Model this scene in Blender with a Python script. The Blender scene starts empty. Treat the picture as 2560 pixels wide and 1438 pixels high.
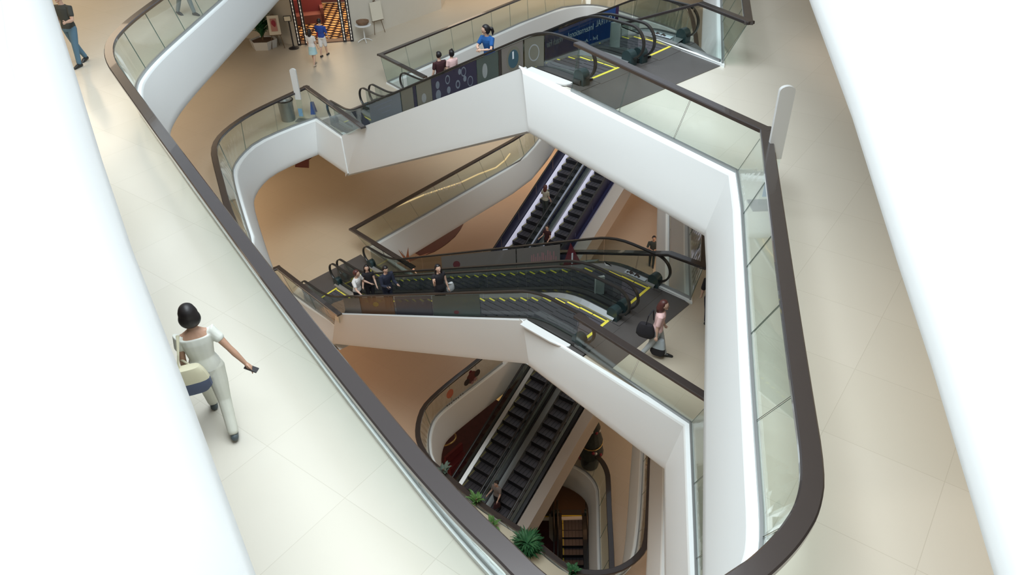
import bpy, bmesh, math, random
from mathutils import Vector, Matrix
from mathutils.geometry import tessellate_polygon
R = math.radians
random.seed(7)
scn = bpy.context.scene
col = scn.collection

# ------------------------------------------------------------------ camera
F = 1850.0
CX, CY = 1280.0, 719.0
NAD = (1354.0, 3285.0)                 # where plumb lines meet in the photograph
dn = Vector(((NAD[0]-CX)/F, (NAD[1]-CY)/F, 1)).normalized()
up = -dn
fw = Vector((0, 0, 1))
YY = (fw - up*fw.dot(up)).normalized()
XX = YY.cross(up)
RM = Matrix((XX, YY, up))              # world <- camera (x right, y down, z forward)
cd = bpy.data.cameras.new('camera')
cam = bpy.data.objects.new('camera', cd)
col.objects.link(cam)
cd.sensor_width = 36
cd.lens = 36*F/2560
cd.clip_start = 0.05
cd.clip_end = 500
ax, ay, az = RM @ Vector((1, 0, 0)), RM @ Vector((0, -1, 0)), RM @ Vector((0, 0, -1))
cam.matrix_world = Matrix(((ax.x, ay.x, az.x, 0), (ax.y, ay.y, az.y, 0), (ax.z, ay.z, az.z, 0), (0, 0, 0, 1)))
scn.camera = cam

def P(px, py, z):
    d = RM @ Vector(((px-CX)/F, (py-CY)/F, 1))
    return d*(z/d.z)

# ------------------------------------------------------------------ world, lights, exposure
scn.view_settings.view_transform = 'Standard'
scn.view_settings.look = 'None'
scn.view_settings.gamma = 1
scn.view_settings.use_curve_mapping = False
scn.view_settings.exposure = 0.04
scn.cycles.use_denoising = True
scn.cycles.max_bounces = 7
scn.cycles.diffuse_bounces = 4
scn.cycles.glossy_bounces = 3
scn.cycles.transparent_max_bounces = 24
scn.cycles.sample_clamp_indirect = 4
w = bpy.data.worlds.new('world')
scn.world = w
w.use_nodes = True
w.node_tree.nodes['Background'].inputs[0].default_value = (0.80, 0.90, 1.0, 1)
w.node_tree.nodes['Background'].inputs[1].default_value = 0.5

def area(name, loc, sx, sy, power, colr, rot=(0, 0, 0)):
    l = bpy.data.lights.new(name, 'AREA')
    l.shape = 'RECTANGLE'
    l.size = sx
    l.size_y = sy
    l.energy = power
    l.color = colr
    o = bpy.data.objects.new(name, l)
    col.objects.link(o)
    o.location = loc
    o.rotation_euler = rot
    return o

area('skylight', (-2.5, 6, 16), 19, 20, 10200, (0.86, 0.955, 1.0), (R(0), R(0), 0))
area('skylight', (-1, 2, 7), 7, 6, 260, (0.93, 0.98, 1.0))  # added fill panel below the skylight, brightens the near top level
area('ceiling_lamp', (-15, 20, -2.35), 6, 14, 420, (1.0, .80, .58))
area('ceiling_lamp', (7.5, 4, -2.35), 5, 7, 130, (1.0, .86, .68))  # extra lamp added to lighten the near right walkway
area('ceiling_lamp', (14, 22, -2.35), 6, 16, 200, (1.0, .80, .60))
WARM = (1.0, 0.80, 0.60)
for zc, k in ((-7.3, 1.2), (-12.3, 1.6), (-17.3, 2.3), (-22.3, 2.0), (-27.3, .35)):
    area('ceiling_lamp', (-15, 24, zc), 6, 16, 330*k, WARM)
    area('ceiling_lamp', (-1, 43, zc), 16, 5, 330*k*(.6 if zc == -17.3 else 1), WARM)
    area('ceiling_lamp', (13, 22, zc), 8, 18, 330*k, WARM)
    area('ceiling_lamp', (-9, 6, zc), 6, 8, 240*k, WARM)

# ------------------------------------------------------------------ materials
def mat(name, c, rough=.5, metal=0.0, noise=0.0, nscale=2.0, coat=0.0, emit=None, es=0.0, spec=.5):
    m = bpy.data.materials.new(name)
    m.use_nodes = True
    nt = m.node_tree
    b = nt.nodes['Principled BSDF']
    b.inputs['Base Color'].default_value = (*c, 1)
    b.inputs['Roughness'].default_value = rough
    b.inputs['Metallic'].default_value = metal
    b.inputs['Coat Weight'].default_value = coat
    b.inputs['Specular IOR Level'].default_value = spec
    if emit:
        b.inputs['Emission Color'].default_value = (*emit, 1)
        b.inputs['Emission Strength'].default_value = es
    if noise:
        tc = nt.nodes.new('ShaderNodeTexCoord')
        n = nt.nodes.new('ShaderNodeTexNoise')
        n.inputs['Scale'].default_value = nscale
        n.inputs['Detail'].default_value = 4
        mx = nt.nodes.new('ShaderNodeMix')
        mx.data_type = 'RGBA'
        mx.inputs[6].default_value = (*[v*(1-noise) for v in c], 1)
        mx.inputs[7].default_value = (*[min(1, v*(1+noise)) for v in c], 1)
        nt.links.new(tc.outputs['Object'], n.inputs['Vector'])
        nt.links.new(n.outputs['Fac'], mx.inputs[0])
        nt.links.new(mx.outputs[2], b.inputs['Base Color'])
    return m

def glass_mat(name, tint, gl=.9):
    m = bpy.data.materials.new(name)
    m.use_nodes = True
    nt = m.node_tree
    nt.nodes.clear()
    out = nt.nodes.new('ShaderNodeOutputMaterial')
    tr = nt.nodes.new('ShaderNodeBsdfTransparent')
    tr.inputs[0].default_value = (*tint, 1)
    gb = nt.nodes.new('ShaderNodeBsdfGlossy')
    gb.inputs['Roughness'].default_value = .03
    gb.inputs['Color'].default_value = (gl, gl, gl, 1)
    lw = nt.nodes.new('ShaderNodeLayerWeight')
    pw = nt.nodes.new('ShaderNodeMath')
    pw.operation = 'POWER'
    pw.inputs[1].default_value = 5.0
    fr = nt.nodes.new('ShaderNodeMath')
    fr.operation = 'MULTIPLY_ADD'
    fr.inputs[1].default_value = .85
    fr.inputs[2].default_value = .035
    nt.links.new(lw.outputs['Facing'], pw.inputs[0])
    nt.links.new(pw.outputs[0], fr.inputs[0])
    mx = nt.nodes.new('ShaderNodeMixShader')
    nt.links.new(fr.outputs[0], mx.inputs[0])
    nt.links.new(tr.outputs[0], mx.inputs[1])
    nt.links.new(gb.outputs[0], mx.inputs[2])
    nt.links.new(mx.outputs[0], out.inputs[0])
    return m

def floor_mat(name, c, rough):
    m = mat(name, c, rough, noise=.05, nscale=.35)
    nt = m.node_tree
    b = nt.nodes['Principled BSDF']
    # large polished tiles with hair-thin joints
    tc = nt.nodes.new('ShaderNodeTexCoord')
    mp = nt.nodes.new('ShaderNodeMapping')
    mp.inputs['Rotation'].default_value = (0, 0, R(37))
    br = nt.nodes.new('ShaderNodeTexBrick')
    br.offset = 0
    br.inputs['Scale'].default_value = 1.0
    br.inputs['Mortar Size'].default_value = .004
    br.inputs['Brick Width'].default_value = 1.2
    br.inputs['Row Height'].default_value = 1.2
    br.inputs['Color1'].default_value = (1, 1, 1, 1)
    br.inputs['Color2'].default_value = (.97, .97, .96, 1)
    br.inputs['Mortar'].default_value = (.86, .85, .83, 1)
    src = b.inputs['Base Color'].links[0].from_socket
    mx = nt.nodes.new('ShaderNodeMix')
    mx.data_type = 'RGBA'
    mx.blend_type = 'MULTIPLY'
    mx.inputs[0].default_value = 1
    nt.links.new(tc.outputs['Object'], mp.inputs[0])
    nt.links.new(mp.outputs[0], br.inputs[0])
    nt.links.new(src, mx.inputs[6])
    nt.links.new(br.outputs[0], mx.inputs[7])
    nt.links.new(mx.outputs[2], b.inputs['Base Color'])
    return m

M = {}
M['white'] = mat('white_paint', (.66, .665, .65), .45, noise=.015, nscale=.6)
M['white_bright'] = mat('brightened_white_paint', (.92, .93, .92), .5)  # same white paint, with strong overhead light lifted into the colour
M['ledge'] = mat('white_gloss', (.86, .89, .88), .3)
M['ceil'] = mat('ceiling_white', (.74, .72, .68), .7)
M['floorA'] = floor_mat('cream_floor', (.66, .62, .54), .16)
M['floorB'] = floor_mat('beige_floor', (.50, .44, .35), .38)
M['floorC'] = floor_mat('tan_floor', (.53, .43, .31), .3)
M['floorD'] = floor_mat('brown_floor', (.55, .41, .30), .34)
M['floorE'] = floor_mat('stone_floor', (.56, .48, .39), .25)
M['floorF'] = floor_mat('copper_floor', (.13, .085, .06), .35)
M['rail'] = mat('bronze_rail', (.055, .045, .043), .22, metal=.25, coat=.6)
M['glass'] = glass_mat('clear_glass', (.93, .968, .955))
M['dglass'] = glass_mat('smoked_glass', (.74, .78, .77))
M['gedge'] = mat('glass_edge', (.10, .16, .14), .3)
M['rubber'] = mat('black_rubber', (.025, .023, .022), .35)
M['plate'] = mat('dark_plate', (.12, .11, .105), .38, metal=.3, noise=.15, nscale=1.2)
M['step'] = mat('step_metal', (.095, .088, .10), .45, metal=.2)
M['riser'] = mat('riser_metal', (.02, .02, .024), .5, metal=.2)
M['deck'] = mat('dark_deck', (.07, .068, .066), .35, metal=.4)
M['lit_skirt'] = mat('lit_skirt', (.6, .6, .7), .4, emit=(.80, .78, 1.0), es=.32)
M['silver'] = mat('brushed_silver', (.60, .59, .56), .35, metal=.35)
M['grey_metal'] = mat('grey_metal', (.33, .34, .34), .35, metal=.6)
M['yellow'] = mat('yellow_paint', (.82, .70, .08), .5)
M['ydim'] = mat('dull_olive_yellow', (.30, .27, .10), .6)  # duller, greener yellow on the steps of the far and lower pairs
M['newel'] = mat('newel_green_black', (.025, .045, .048), .3)
M['navy'] = mat('navy_panel', (.018, .018, .06), .35)
M['maroon'] = mat('maroon_carpet', (.075, .022, .026), .8, noise=.3, nscale=3)
M['black'] = mat('black_satin', (.018, .016, .018), .4)
M['wall'] = mat('cream_wall', (.62, .58, .50), .6, noise=.03)

# ------------------------------------------------------------------ mesh helpers
class MB:
    def __init__(s):
        s.v, s.f, s.m = [], [], []
    def quadstrip(s, a, b, mi=0, closed=False):
        n = len(a)
        i0 = len(s.v)
        s.v += [tuple(p) for p in a] + [tuple(p) for p in b]
        for i in range(n if closed else n-1):
            j = (i+1) % n
            s.f.append((i0+i, i0+j, i0+n+j, i0+n+i)); s.m.append(mi)
    def poly(s, pts, mi=0):
        i0 = len(s.v)
        s.v += [tuple(p) for p in pts]
        s.f.append(tuple(range(i0, i0+len(pts)))); s.m.append(mi)
    def hexa(s, p, mi=0, mt=None):
        """p: 8 points, 0-3 bottom ring, 4-7 top ring"""
        i0 = len(s.v)
        s.v += [tuple(q) for q in p]
        for k, f in enumerate(((3, 2, 1, 0), (4, 5, 6, 7), (0, 1, 5, 4), (1, 2, 6, 5), (2, 3, 7, 6), (3, 0, 4, 7))):
            s.f.append(tuple(i0+q for q in f)); s.m.append(mt if (k == 1 and mt is not None) else mi)
    def box(s, c, d, rz=0, mi=0, rx=0):
        hx, hy, hz = d[0]/2, d[1]/2, d[2]/2
        m = Matrix.Rotation(rz, 3, 'Z') @ Matrix.Rotation(rx, 3, 'X')
        pts = [Vector(c) + m @ Vector((x, y, z)) for z in (-hz, hz) for x, y in ((-hx, -hy), (hx, -hy), (hx, hy), (-hx, hy))]
        s.hexa(pts, mi)
    def sweep(s, path, prof, mi=0, closed=False, cap=True, upv=Vector((0, 0, 1))):
        """sweep a closed profile [(side, up)] along path"""
        n = len(path)
        rings = []
        for i, p in enumerate(path):
            if closed:
                t = path[(i+1) % n] - path[i-1]
            else:
                t = path[min(i+1, n-1)] - path[max(i-1, 0)]
            t = t.normalized()
            sd = t.cross(upv)
            if sd.length < 1e-4:
                sd = Vector((1, 0, 0))
            sd = sd.normalized()
            u = sd.cross(t).normalized()
            k = 1.0
            if 0 < i < n-1 or closed:
                a = (path[i]-path[i-1]).normalized()
                c = max(.35, math.sqrt(max(0, (1+a.dot((path[(i+1) % n]-path[i]).normalized()))/2)))
                k = 1/c
            rings.append([p + sd*(q[0]*k) + u*q[1] for q in prof])
        i0 = len(s.v)
        m = len(prof)
        for r in rings:
            s.v += [tuple(q) for q in r]
        for i in range(n if closed else n-1):
            j = (i+1) % n
            for a in range(m):
                b = (a+1) % m
                s.f.append((i0+i*m+a, i0+j*m+a, i0+j*m+b, i0+i*m+b)); s.m.append(mi)
        if cap and not closed:
            s.f.append(tuple(i0+a for a in range(m))); s.m.append(mi)
            s.f.append(tuple(i0+(n-1)*m+a for a in reversed(range(m)))); s.m.append(mi)
    def tube(s, path, r, mi=0, seg=8, closed=False, flat=1.0):
        s.sweep(path, [(r*math.cos(2*math.pi*k/seg), r*flat*math.sin(2*math.pi*k/seg)) for k in range(seg)], mi, closed)
    def ball(s, c, r, mi=0, seg=12, rings=8, fn=None):
        i0 = len(s.v)
        c = Vector(c)
        r = r if hasattr(r, '__len__') else (r, r, r)
        for a in range(rings+1):
            th = math.pi*a/rings
            for b in range(seg):
                ph = 2*math.pi*b/seg
                q = Vector((math.sin(th)*math.cos(ph), math.sin(th)*math.sin(ph), math.cos(th)))
                if fn:
                    q = fn(q)
                s.v.append(tuple(c + Vector((q.x*r[0], q.y*r[1], q.z*r[2]))))
        for a in range(rings):
            for b in range(seg):
                b2 = (b+1) % seg
                s.f.append((i0+a*seg+b, i0+(a+1)*seg+b, i0+(a+1)*seg+b2, i0+a*seg+b2)); s.m.append(mi)
    def lathe(s, c, prof, seg=16, mi=0):
        i0 = len(s.v)
        for r, z in prof:
            for b in range(seg):
                a = 2*math.pi*b/seg
                s.v.append((c[0]+r*math.cos(a), c[1]+r*math.sin(a), c[2]+z))
        for i in range(len(prof)-1):
            for b in range(seg):
                b2 = (b+1) % seg
                s.f.append((i0+i*seg+b, i0+i*seg+b2, i0+(i+1)*seg+b2, i0+(i+1)*seg+b)); s.m.append(mi)
        s.f.append(tuple(i0+b for b in reversed(range(seg)))); s.m.append(mi)
        s.f.append(tuple(i0+(len(prof)-1)*seg+b for b in range(seg))); s.m.append(mi)

def mesh(mb, name, mats, smooth=False):
    me = bpy.data.meshes.new(name)
    me.from_pydata(mb.v, [], mb.f)
    for m in (mats if isinstance(mats, (list, tuple)) else [mats]):
        me.materials.append(m)
    me.polygons.foreach_set('material_index', mb.m)
    bm = bmesh.new()
    bm.from_mesh(me)
    bmesh.ops.remove_doubles(bm, verts=bm.verts, dist=.00005)
    bmesh.ops.recalc_face_normals(bm, faces=bm.faces)
    bm.to_mesh(me)
    bm.free()
    if smooth:
        me.polygons.foreach_set('use_smooth', [True]*len(me.polygons))
        try:
            me.set_sharp_from_angle(angle=R(38))
        except Exception:
            pass
    return me

def link(name, me, parent=None):
    o = bpy.data.objects.new(name, me)
    col.objects.link(o)
    if parent:
        o.parent = parent
        o.matrix_parent_inverse = Matrix.Translation(parent.location).inverted() if parent.matrix_parent_inverse == Matrix() and parent.type == 'EMPTY' and parent.rotation_euler.z == 0 else Matrix()
    return o

def obj(name, mb, mats, parent=None, smooth=False, label=None):
    """vertices are given in world space; a child keeps them there"""
    me = mesh(mb, name, mats, smooth)
    o = bpy.data.objects.new(name, me)
    col.objects.link(o)
    if parent:
        o.parent = parent
        base = parent
        off = Vector((0, 0, 0))
        while base:
            off += base.location
            base = base.parent
        me.transform(Matrix.Translation(-off))
    else:
        # origin at the base of the shape
        xs = [v.co for v in me.vertices]
        c = Vector((sum(v.x for v in xs)/len(xs), sum(v.y for v in xs)/len(xs), min(v.z for v in xs)))
        me.transform(Matrix.Translation(-c))
        o.location = c
    if label:
        o['label'] = label
    return o

def tag(o, label, cat, group=None, kind=None):
    if label:
        o['label'] = label
    if cat:
        o['category'] = cat
    if group:
        o['group'] = group
    if kind:
        o['kind'] = kind
    return o

def thing(name, label, cat, loc, group=None):
    o = bpy.data.objects.new(name, None)
    o.empty_display_size = .2
    col.objects.link(o)
    o.location = loc
    return tag(o, label, cat, group)

def struct(name, mb, mats, smooth=False):
    o = obj(name, mb, mats, None, smooth)
    o['kind'] = 'structure'
    return o

def v2(p):
    return Vector((p[0], p[1]))

def V(p, z):
    return Vector((p[0], p[1], z))

def resample(pts, n):
    L = [0]
    for a, b in zip(pts, pts[1:]):
        L.append(L[-1] + (b-a).length)
    out = []
    for k in range(n+1):
        t = L[-1]*k/n
        for i in range(len(pts)-1):
            if t <= L[i+1] + 1e-9:
                u = (t-L[i])/max(1e-9, L[i+1]-L[i])
                out.append(pts[i].lerp(pts[i+1], min(1, u)))
                break
        else:
            out.append(pts[-1].copy())
    return out

def plen(pts):
    return sum((b-a).length for a, b in zip(pts, pts[1:]))

def smoothline(pts, it=2, closed=False):
    """Chaikin corner rounding"""
    for _ in range(it):
        out = [] if closed else [pts[0]]
        n = len(pts)
        for i in range(n if closed else n-1):
            a, b = pts[i], pts[(i+1) % n]
            out += [a.lerp(b, .25), a.lerp(b, .75)]
        if not closed:
            out.append(pts[-1])
        pts = out
    return pts

def offset(pts, d, closed=False):
    """2D offset to the left of travel by d"""
    n = len(pts)
    out = []
    for i in range(n):
        p = v2(pts[i])
        if closed or 0 < i < n-1:
            a = (p - v2(pts[i-1])).normalized()
            b = (v2(pts[(i+1) % n]) - p).normalized()
        elif i == 0:
            a = b = (v2(pts[1]) - p).normalized()
        else:
            a = b = (p - v2(pts[i-1])).normalized()
        t = (a+b)
        t = t.normalized() if t.length > 1e-6 else a
        nn = Vector((-t.y, t.x))
        c = max(.3, nn.dot(Vector((-a.y, a.x))))
        out.append(p + nn*(d/c))
    return out

# ------------------------------------------------------------------ levels
ZZ = -1
ZA, ZB, ZC, ZD, ZE, ZF, ZG = -6, -11, -16, -21, -26, -31, -36
def px(l, z):
    return [v2(P(x, y, z)) for x, y in l]

class Esc:
    def __init__(s, T0, T1, B0, B1, zt, zb, f1=1.75, f2=1.75):
        s.T0, s.T1, s.B0, s.B1 = v2(T0), v2(T1), v2(B0), v2(B1)
        s.zt, s.zb, s.f1, s.f2 = zt, zb, f1, f2
        s.L = ((s.B0-s.T0).length + (s.B1-s.T1).length)/2
        s.u = ((s.B0-s.T0) + (s.B1-s.T1)).normalized()
        l = (s.T1-s.T0)
        s.W = (l.length + (s.B1-s.B0).length)/2
    def h0(s, q):
        a, b = s.f1, s.L-s.f2
        if q <= a: return s.zt
        if q >= b: return s.zb
        return s.zt + (s.zb-s.zt)*(q-a)/(b-a)
    def h(s, q):
        return sum(s.h0(q+d) for d in (-.5, -.3, -.1, .1, .3, .5))/6
    def xy(s, q, lat):
        """lat in metres across from rail 0 (0) to rail 1 (W)"""
        t = lat/s.W
        a = s.T0.lerp(s.B0, q/s.L)
        b = s.T1.lerp(s.B1, q/s.L)
        return a.lerp(b, t)
    def p(s, q, lat, dz=0.0):
        return V(s.xy(q, lat), s.h(q)+dz)

# upper pair (A down to B) and middle pair (B down to C): rail lines from newel front to newel front
def nw(l, z1, z2):
    return [((P(a, b, z1+.55).x, P(a, b, z1+.55).y), (P(c, d, z2+.55).x, P(c, d, z2+.55).y)) for a, b, c, d in l]
AB = nw([(1490, 163, 818, 270), (1611, 115, 899, 238), (1638, 108, 922, 229), (1747, 60, 1000, 200)], ZA, ZB)
BC = nw([(1487, 839, 754, 716), (1575, 769, 824, 673), (1597, 753, 842, 662), (1677, 685, 908, 630)], ZB, ZC)
eAB1 = Esc(AB[0][0], AB[1][0], AB[0][1], AB[1][1], ZA, ZB)
eAB2 = Esc(AB[2][0], AB[3][0], AB[2][1], AB[3][1], ZA, ZB)
eBC1 = Esc(BC[0][0], BC[1][0], BC[0][1], BC[1][1], ZB, ZC)
eBC2 = Esc(BC[2][0], BC[3][0], BC[2][1], BC[3][1], ZB, ZC)
def pair_down(La, Lb, Ra, Rb, zt, zb, f=1.75):
    """unit from its left and right step edges (incline line ends at zt and zb)"""
    La, Lb, Ra, Rb = map(Vector, (La, Lb, Ra, Rb))
    u = ((Lb-La)+(Rb-Ra)).normalized()
    l = Vector((u.y, -u.x))
    if l.dot(Ra-La) < 0: l = -l
    return Esc(La-u*f-l*.2, Ra-u*f+l*.2, Lb+u*f-l*.2, Rb+u*f+l*.2, zt, zb, f, f)
u128 = Vector((math.cos(R(-127.6)), math.sin(R(-127.6))))
l128 = Vector((-u128.y, u128.x))*-1
if l128.x < 0: l128 = -l128
def unit(La, zt, zb, Lb, w=.98):
    La, Lb = Vector(La), Vector(Lb)
    return pair_down(La, Lb, La+l128*w, Lb+l128*w, zt, zb)
eP1a = unit((4.42, 36.91), ZC, ZD, (-1.37, 29.3))
eP1b = unit((6.05, 36.2), ZC, ZD, (.20, 28.6))
eP2a = unit((1.64, 24.82), ZD, ZE, (-4.29, 17.29))
eP2b = unit((2.97, 24.15), ZD, ZE, (-2.95, 16.55))
cF = v2(P(1404, 1292, ZF)); cF2 = v2(P(1457, 1292, ZF))
dF = Vector((-.05, -1)).normalized()
eF1 = Esc(cF+Vector((-.2, .5)), cF2+Vector((.2, .5)), cF+Vector((-.2, .5))+dF*13, cF2+Vector((.2, .5))+dF*13, ZF, ZG)
eF2 = Esc(cF+Vector((-1.85, .5)), cF2+Vector((-1.45, .5)), cF+Vector((-1.85, .5))+dF*13, cF2+Vector((-1.45, .5))+dF*13, ZF, ZG)

def pocket(e1, e2, q=.60):
    return [e1.xy(q, -.14), e2.xy(q, e2.W+.14)]
pkA, pkB = pocket(eAB1, eAB2), pocket(eBC1, eBC2)

# every void outline runs clockwise seen from above: the void lies to the RIGHT of travel
railA_left = px([(390, 0), (337, 39), (299, 72), (272, 105), (272, 148), (306, 197), (352, 260), (397, 323), (492, 450), (700, 730), (1000, 1103), (1090, 1205), (1175, 1295), (1260, 1375), (1320, 1437), (1400, 1500), (1550, 1560), (1700, 1540), (1800, 1485), (1868, 1438), (1895, 1421), (1948, 1372), (1988, 1324), (2022, 1266), (2036, 1177), (2006, 977), (1966, 700), (1913, 322)], ZA+1.1)
railA_left = [Vector((-8.9, 34)), Vector((-8.9, 26))] + railA_left
railA_left[-1] = Vector((4.09, 10.9))
def roundpart(pts, it=2):
    a = smoothline(pts[:-1] + [pts[-1]], it)
    return a
rA = roundpart(railA_left)
ledA = offset(rA, .24)
ledA[-1] = Vector((3.92, 11.43))
ledA[-2] = ledA[-1].lerp(ledA[-3], .5)
kA, kA2 = Vector((.33, 17.05)), Vector((3.11, 19.94))
cA2 = Vector((5.03, 16.9))

def vd(l):
    return [Vector(p) for p in l]

# outlines in travel order with void on the left of travel (counter-clockwise around the void)
voidA = ledA + [kA] + pkA + [kA2, cA2, Vector((7.2, 26)), Vector((8.6, 32)), Vector((8.8, 41)), Vector((-8.7, 41))]
B_loop = vd([(-3.0, 27.4), (-4.92, 29.99), (-3.79, 31.28)])
voidB = [v2(P(850, 340, ZB)), Vector((-7.17, 26.45))] + smoothline(vd([(-7.17, 26.45), (-8.15, 25.43), (-8.9, 24.38), (-9.13, 23.37), (-9.12, 22.44), (-8.94, 21.71), (-8.44, 20.45), (-7.71, 18.72), (-7.29, 17.78), (-6.9, 15.4), (-6.0, 13.2), (-5, 11.2), (-3.6, 9.2), (-2.2, 7.2), (-1, 5.4), (0, 4.5), (1, 4.1), (2, 4.5), (2.6, 5.4), (2.88, 7.04), (3.48, 10.35)]), 1)[1:] + \
    [Vector((.17, 13.88))] + pkB + [Vector((2.47, 16.19)), Vector((4.35, 14.44))] + \
    smoothline(vd([(4.35, 14.44), (4.7, 16.29), (8.48, 34.9), (8.21, 36.17), (7.01, 38.01), (6.03, 39.25), (5.31, 40.29), (4.38, 40.77), (3.02, 40.3), (.78, 37.74), (-3.79, 31.28), (-4.92, 29.99)]), 1)[1:] + [Vector((-3.0, 27.4))]
voidC = vd([(-5.9, 19.9), (-8.05, 22.1)]) + smoothline(vd([(-8.05, 22.1), (-9.5, 21.3), (-9.7, 19), (-9.2, 17), (-7.8, 14.4), (-6, 11.5), (-4, 8.5), (-2, 6.2), (0, 5.2), (1.5, 5.7), (2.7, 7.3), (3.2, 9), (3.92, 12.45), (6.07, 23.73), (8.3, 35.5), (8, 36)]), 1)[1:] + \
    [Vector((6.9, 35.6)), Vector((4.4, 37.6)), Vector((3.6, 38.6))] + smoothline(vd([(3.6, 38.6), (2.4, 37.4), (2.0, 36), (1.53, 34.77), (.56, 32.56), (-2.21, 29.33), (-5.75, 25.15)]), 1)[1:] + [Vector((-3.45, 22.75))]
voidD = smoothline(vd([(-.5, 23.56), (-1.53, 22.42), (-2.38, 21.5), (-2.93, 20.86), (-3.2, 20.41), (-3.32, 19.83), (-3.33, 19.24), (-3.2, 18.44), (-2.7, 17.6), (-1.15, 15.95), (-.3, 15.2), (.35, 14.7), (1.0, 14.0), (1.5, 13.5), (1.85, 13.3), (2.4, 13.2), (2.85, 13.3), (3.2, 13.5), (3.5, 13.8), (3.72, 14.2), (4.0, 15.24), (4.27, 16.48), (4.7, 18.68), (5.5, 22.4)]), 1) + vd([(1.4, 26.2)])
voidE = vd([(-1.2, 12), (.6, 11)]) + smoothline(vd([(.6, 11), (2.6, 11.5), (2.9, 14), (3.13, 16.91), (3.32, 18.95), (3.49, 20.65), (3.45, 21.09), (3.27, 21.53), (2.92, 21.95), (2.37, 22.36), (1.2, 22.9), (.6, 22.4)]), 1)[1:]
zl = px([(130, 0), (192, 195), (255, 400), (330, 622), (400, 800), (462, 960), (640, 1438)], ZZ-1.08)
zr = px([(2505, 1438), (2330, 872), (2245, 622), (2130, 265), (2030, 0)], ZZ-1.08)
zl = offset([zl[0] + (zl[0]-zl[1]).normalized()*.3] + zl, -.3)
zr = offset(zr + [zr[-1] + (zr[-1]-zr[-2]).normalized()*18], -.3)
voidZ = [Vector((-9.6, 13.2))] + zl + [Vector((-.6, -1.5)), Vector((1.1, -1.5))] + zr + [Vector((9.5, 42)), Vector((-9.6, 42))]

OUT = vd([(-26, -8), (22, -8), (22, 52), (-26, 52)])

def area2(p):
    return sum(p[i].x*p[(i+1) % len(p)].y - p[(i+1) % len(p)].x*p[i].y for i in range(len(p)))/2

def slab_face(mb, z, hole, mi, outer=OUT):
    loops = [[V(p, 0) for p in outer], [V(p, 0) for p in hole]]
    tris = tessellate_polygon(loops)
    flat = [V(p, z) for l in loops for p in l]
    i0 = len(mb.v)
    mb.v += [tuple(p) for p in flat]
    for t in tris:
        mb.f.append(tuple(i0+q for q in t)); mb.m.append(mi)

LEAN = .40
# (ledge corner, soffit corner) where the slab edge meets the escalator cladding
sC = v2(P(838, 864, ZC-1.2))
FIX = {ZA: (((.33, 17.05), (.49, 16.06)), ((3.11, 19.94), (3.11, 19.7))),
       ZB: (((.17, 13.88), (.36, 13.6)), ((2.47, 16.19), (2.5, 16.0)), ((P(850, 340, ZB).x, P(850, 340, ZB).y), (-5.79, 24.07))),
       ZC: (((-5.9, 19.9), (sC.x, sC.y)),)}
def level(n, z, void, fmat, lean=LEAN, drop=1.2, zf=None):
    void = [p for i, p in enumerate(void) if (p-void[i-1]).length > 1e-3]
    keep = []
    pock = pkA + pkB
    for i, p in enumerate(void):          # keep short edges away from sharp corners
        bad = False
        for j in (i-1, (i+1) % len(void)):
            q = void[j]
            a = (q-void[j-1]).normalized(); b = (void[(j+1) % len(void)]-q).normalized()
            if a.dot(b) < .65 and (p-q).length < .7 and not (q in pock or p in pock):
                a2 = (p-void[i-1]).normalized(); b2 = (void[(i+1) % len(void)]-p).normalized()
                if a2.dot(b2) > .65:
                    bad = True
        if not bad:
            keep.append(p)
    void = keep
    s = 1 if area2(void) > 0 else -1      # +1: void on the left of travel
    mb = MB()
    slab_face(mb, z, void, 0)
    o = struct('floor', mb, fmat)
    def offs(o_):
        ring = offset(void, s*o_, True)
        for i, p in enumerate(void):
            for a, b in FIX.get(z, ()):
                if (p-Vector(a)).length < .02:
                    ring[i] = p + (Vector(b)-Vector(a))*(o_/.4)
        return ring
    inner = offs(lean-.15)
    mb = MB()
    slab_face(mb, z-drop, inner, 0)
    struct('ceiling', mb, M['ceil'])
    mb = MB()
    k = lean/.4
    prof = [(-.05, 0), (-.05, .06), (.10, .06), (.13, .02), (.37*k, -.98*drop/1.2), (.40*k, -1.09*drop/1.2), (.37*k, -1.17*drop/1.2), (.25*k, -drop)]
    rings = [[V(p, z+dz) for p in offs(o_)] for o_, dz in prof]
    for i in range(len(rings)-1):
        for a in range(len(void)):
            b = (a+1) % len(void)
            if void[a] in pock or void[b] in pock:
                continue
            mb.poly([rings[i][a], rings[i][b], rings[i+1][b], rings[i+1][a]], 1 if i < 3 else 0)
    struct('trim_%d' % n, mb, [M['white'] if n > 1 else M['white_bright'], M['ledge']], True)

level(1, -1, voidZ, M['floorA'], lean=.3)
level(2, ZA, voidA, M['floorA'])
level(3, ZB, voidB, M['floorB'])
level(4, ZC, voidC, M['floorC'])
level(5, ZD, voidD, M['floorD'])
level(6, ZE, voidE, M['floorE'])
voidF = vd([(cF.x-1.95, 8), (cF2.x+.35, 8), (cF2.x+.35, cF.y-.1), (cF.x-1.95, cF.y-.1)])
level(7, ZF, voidF, M['floorF'], lean=.05)
mb = MB()
mb.poly([V(p, ZG) for p in OUT], 0)
struct('floor', mb, M['floorE'])
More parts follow.
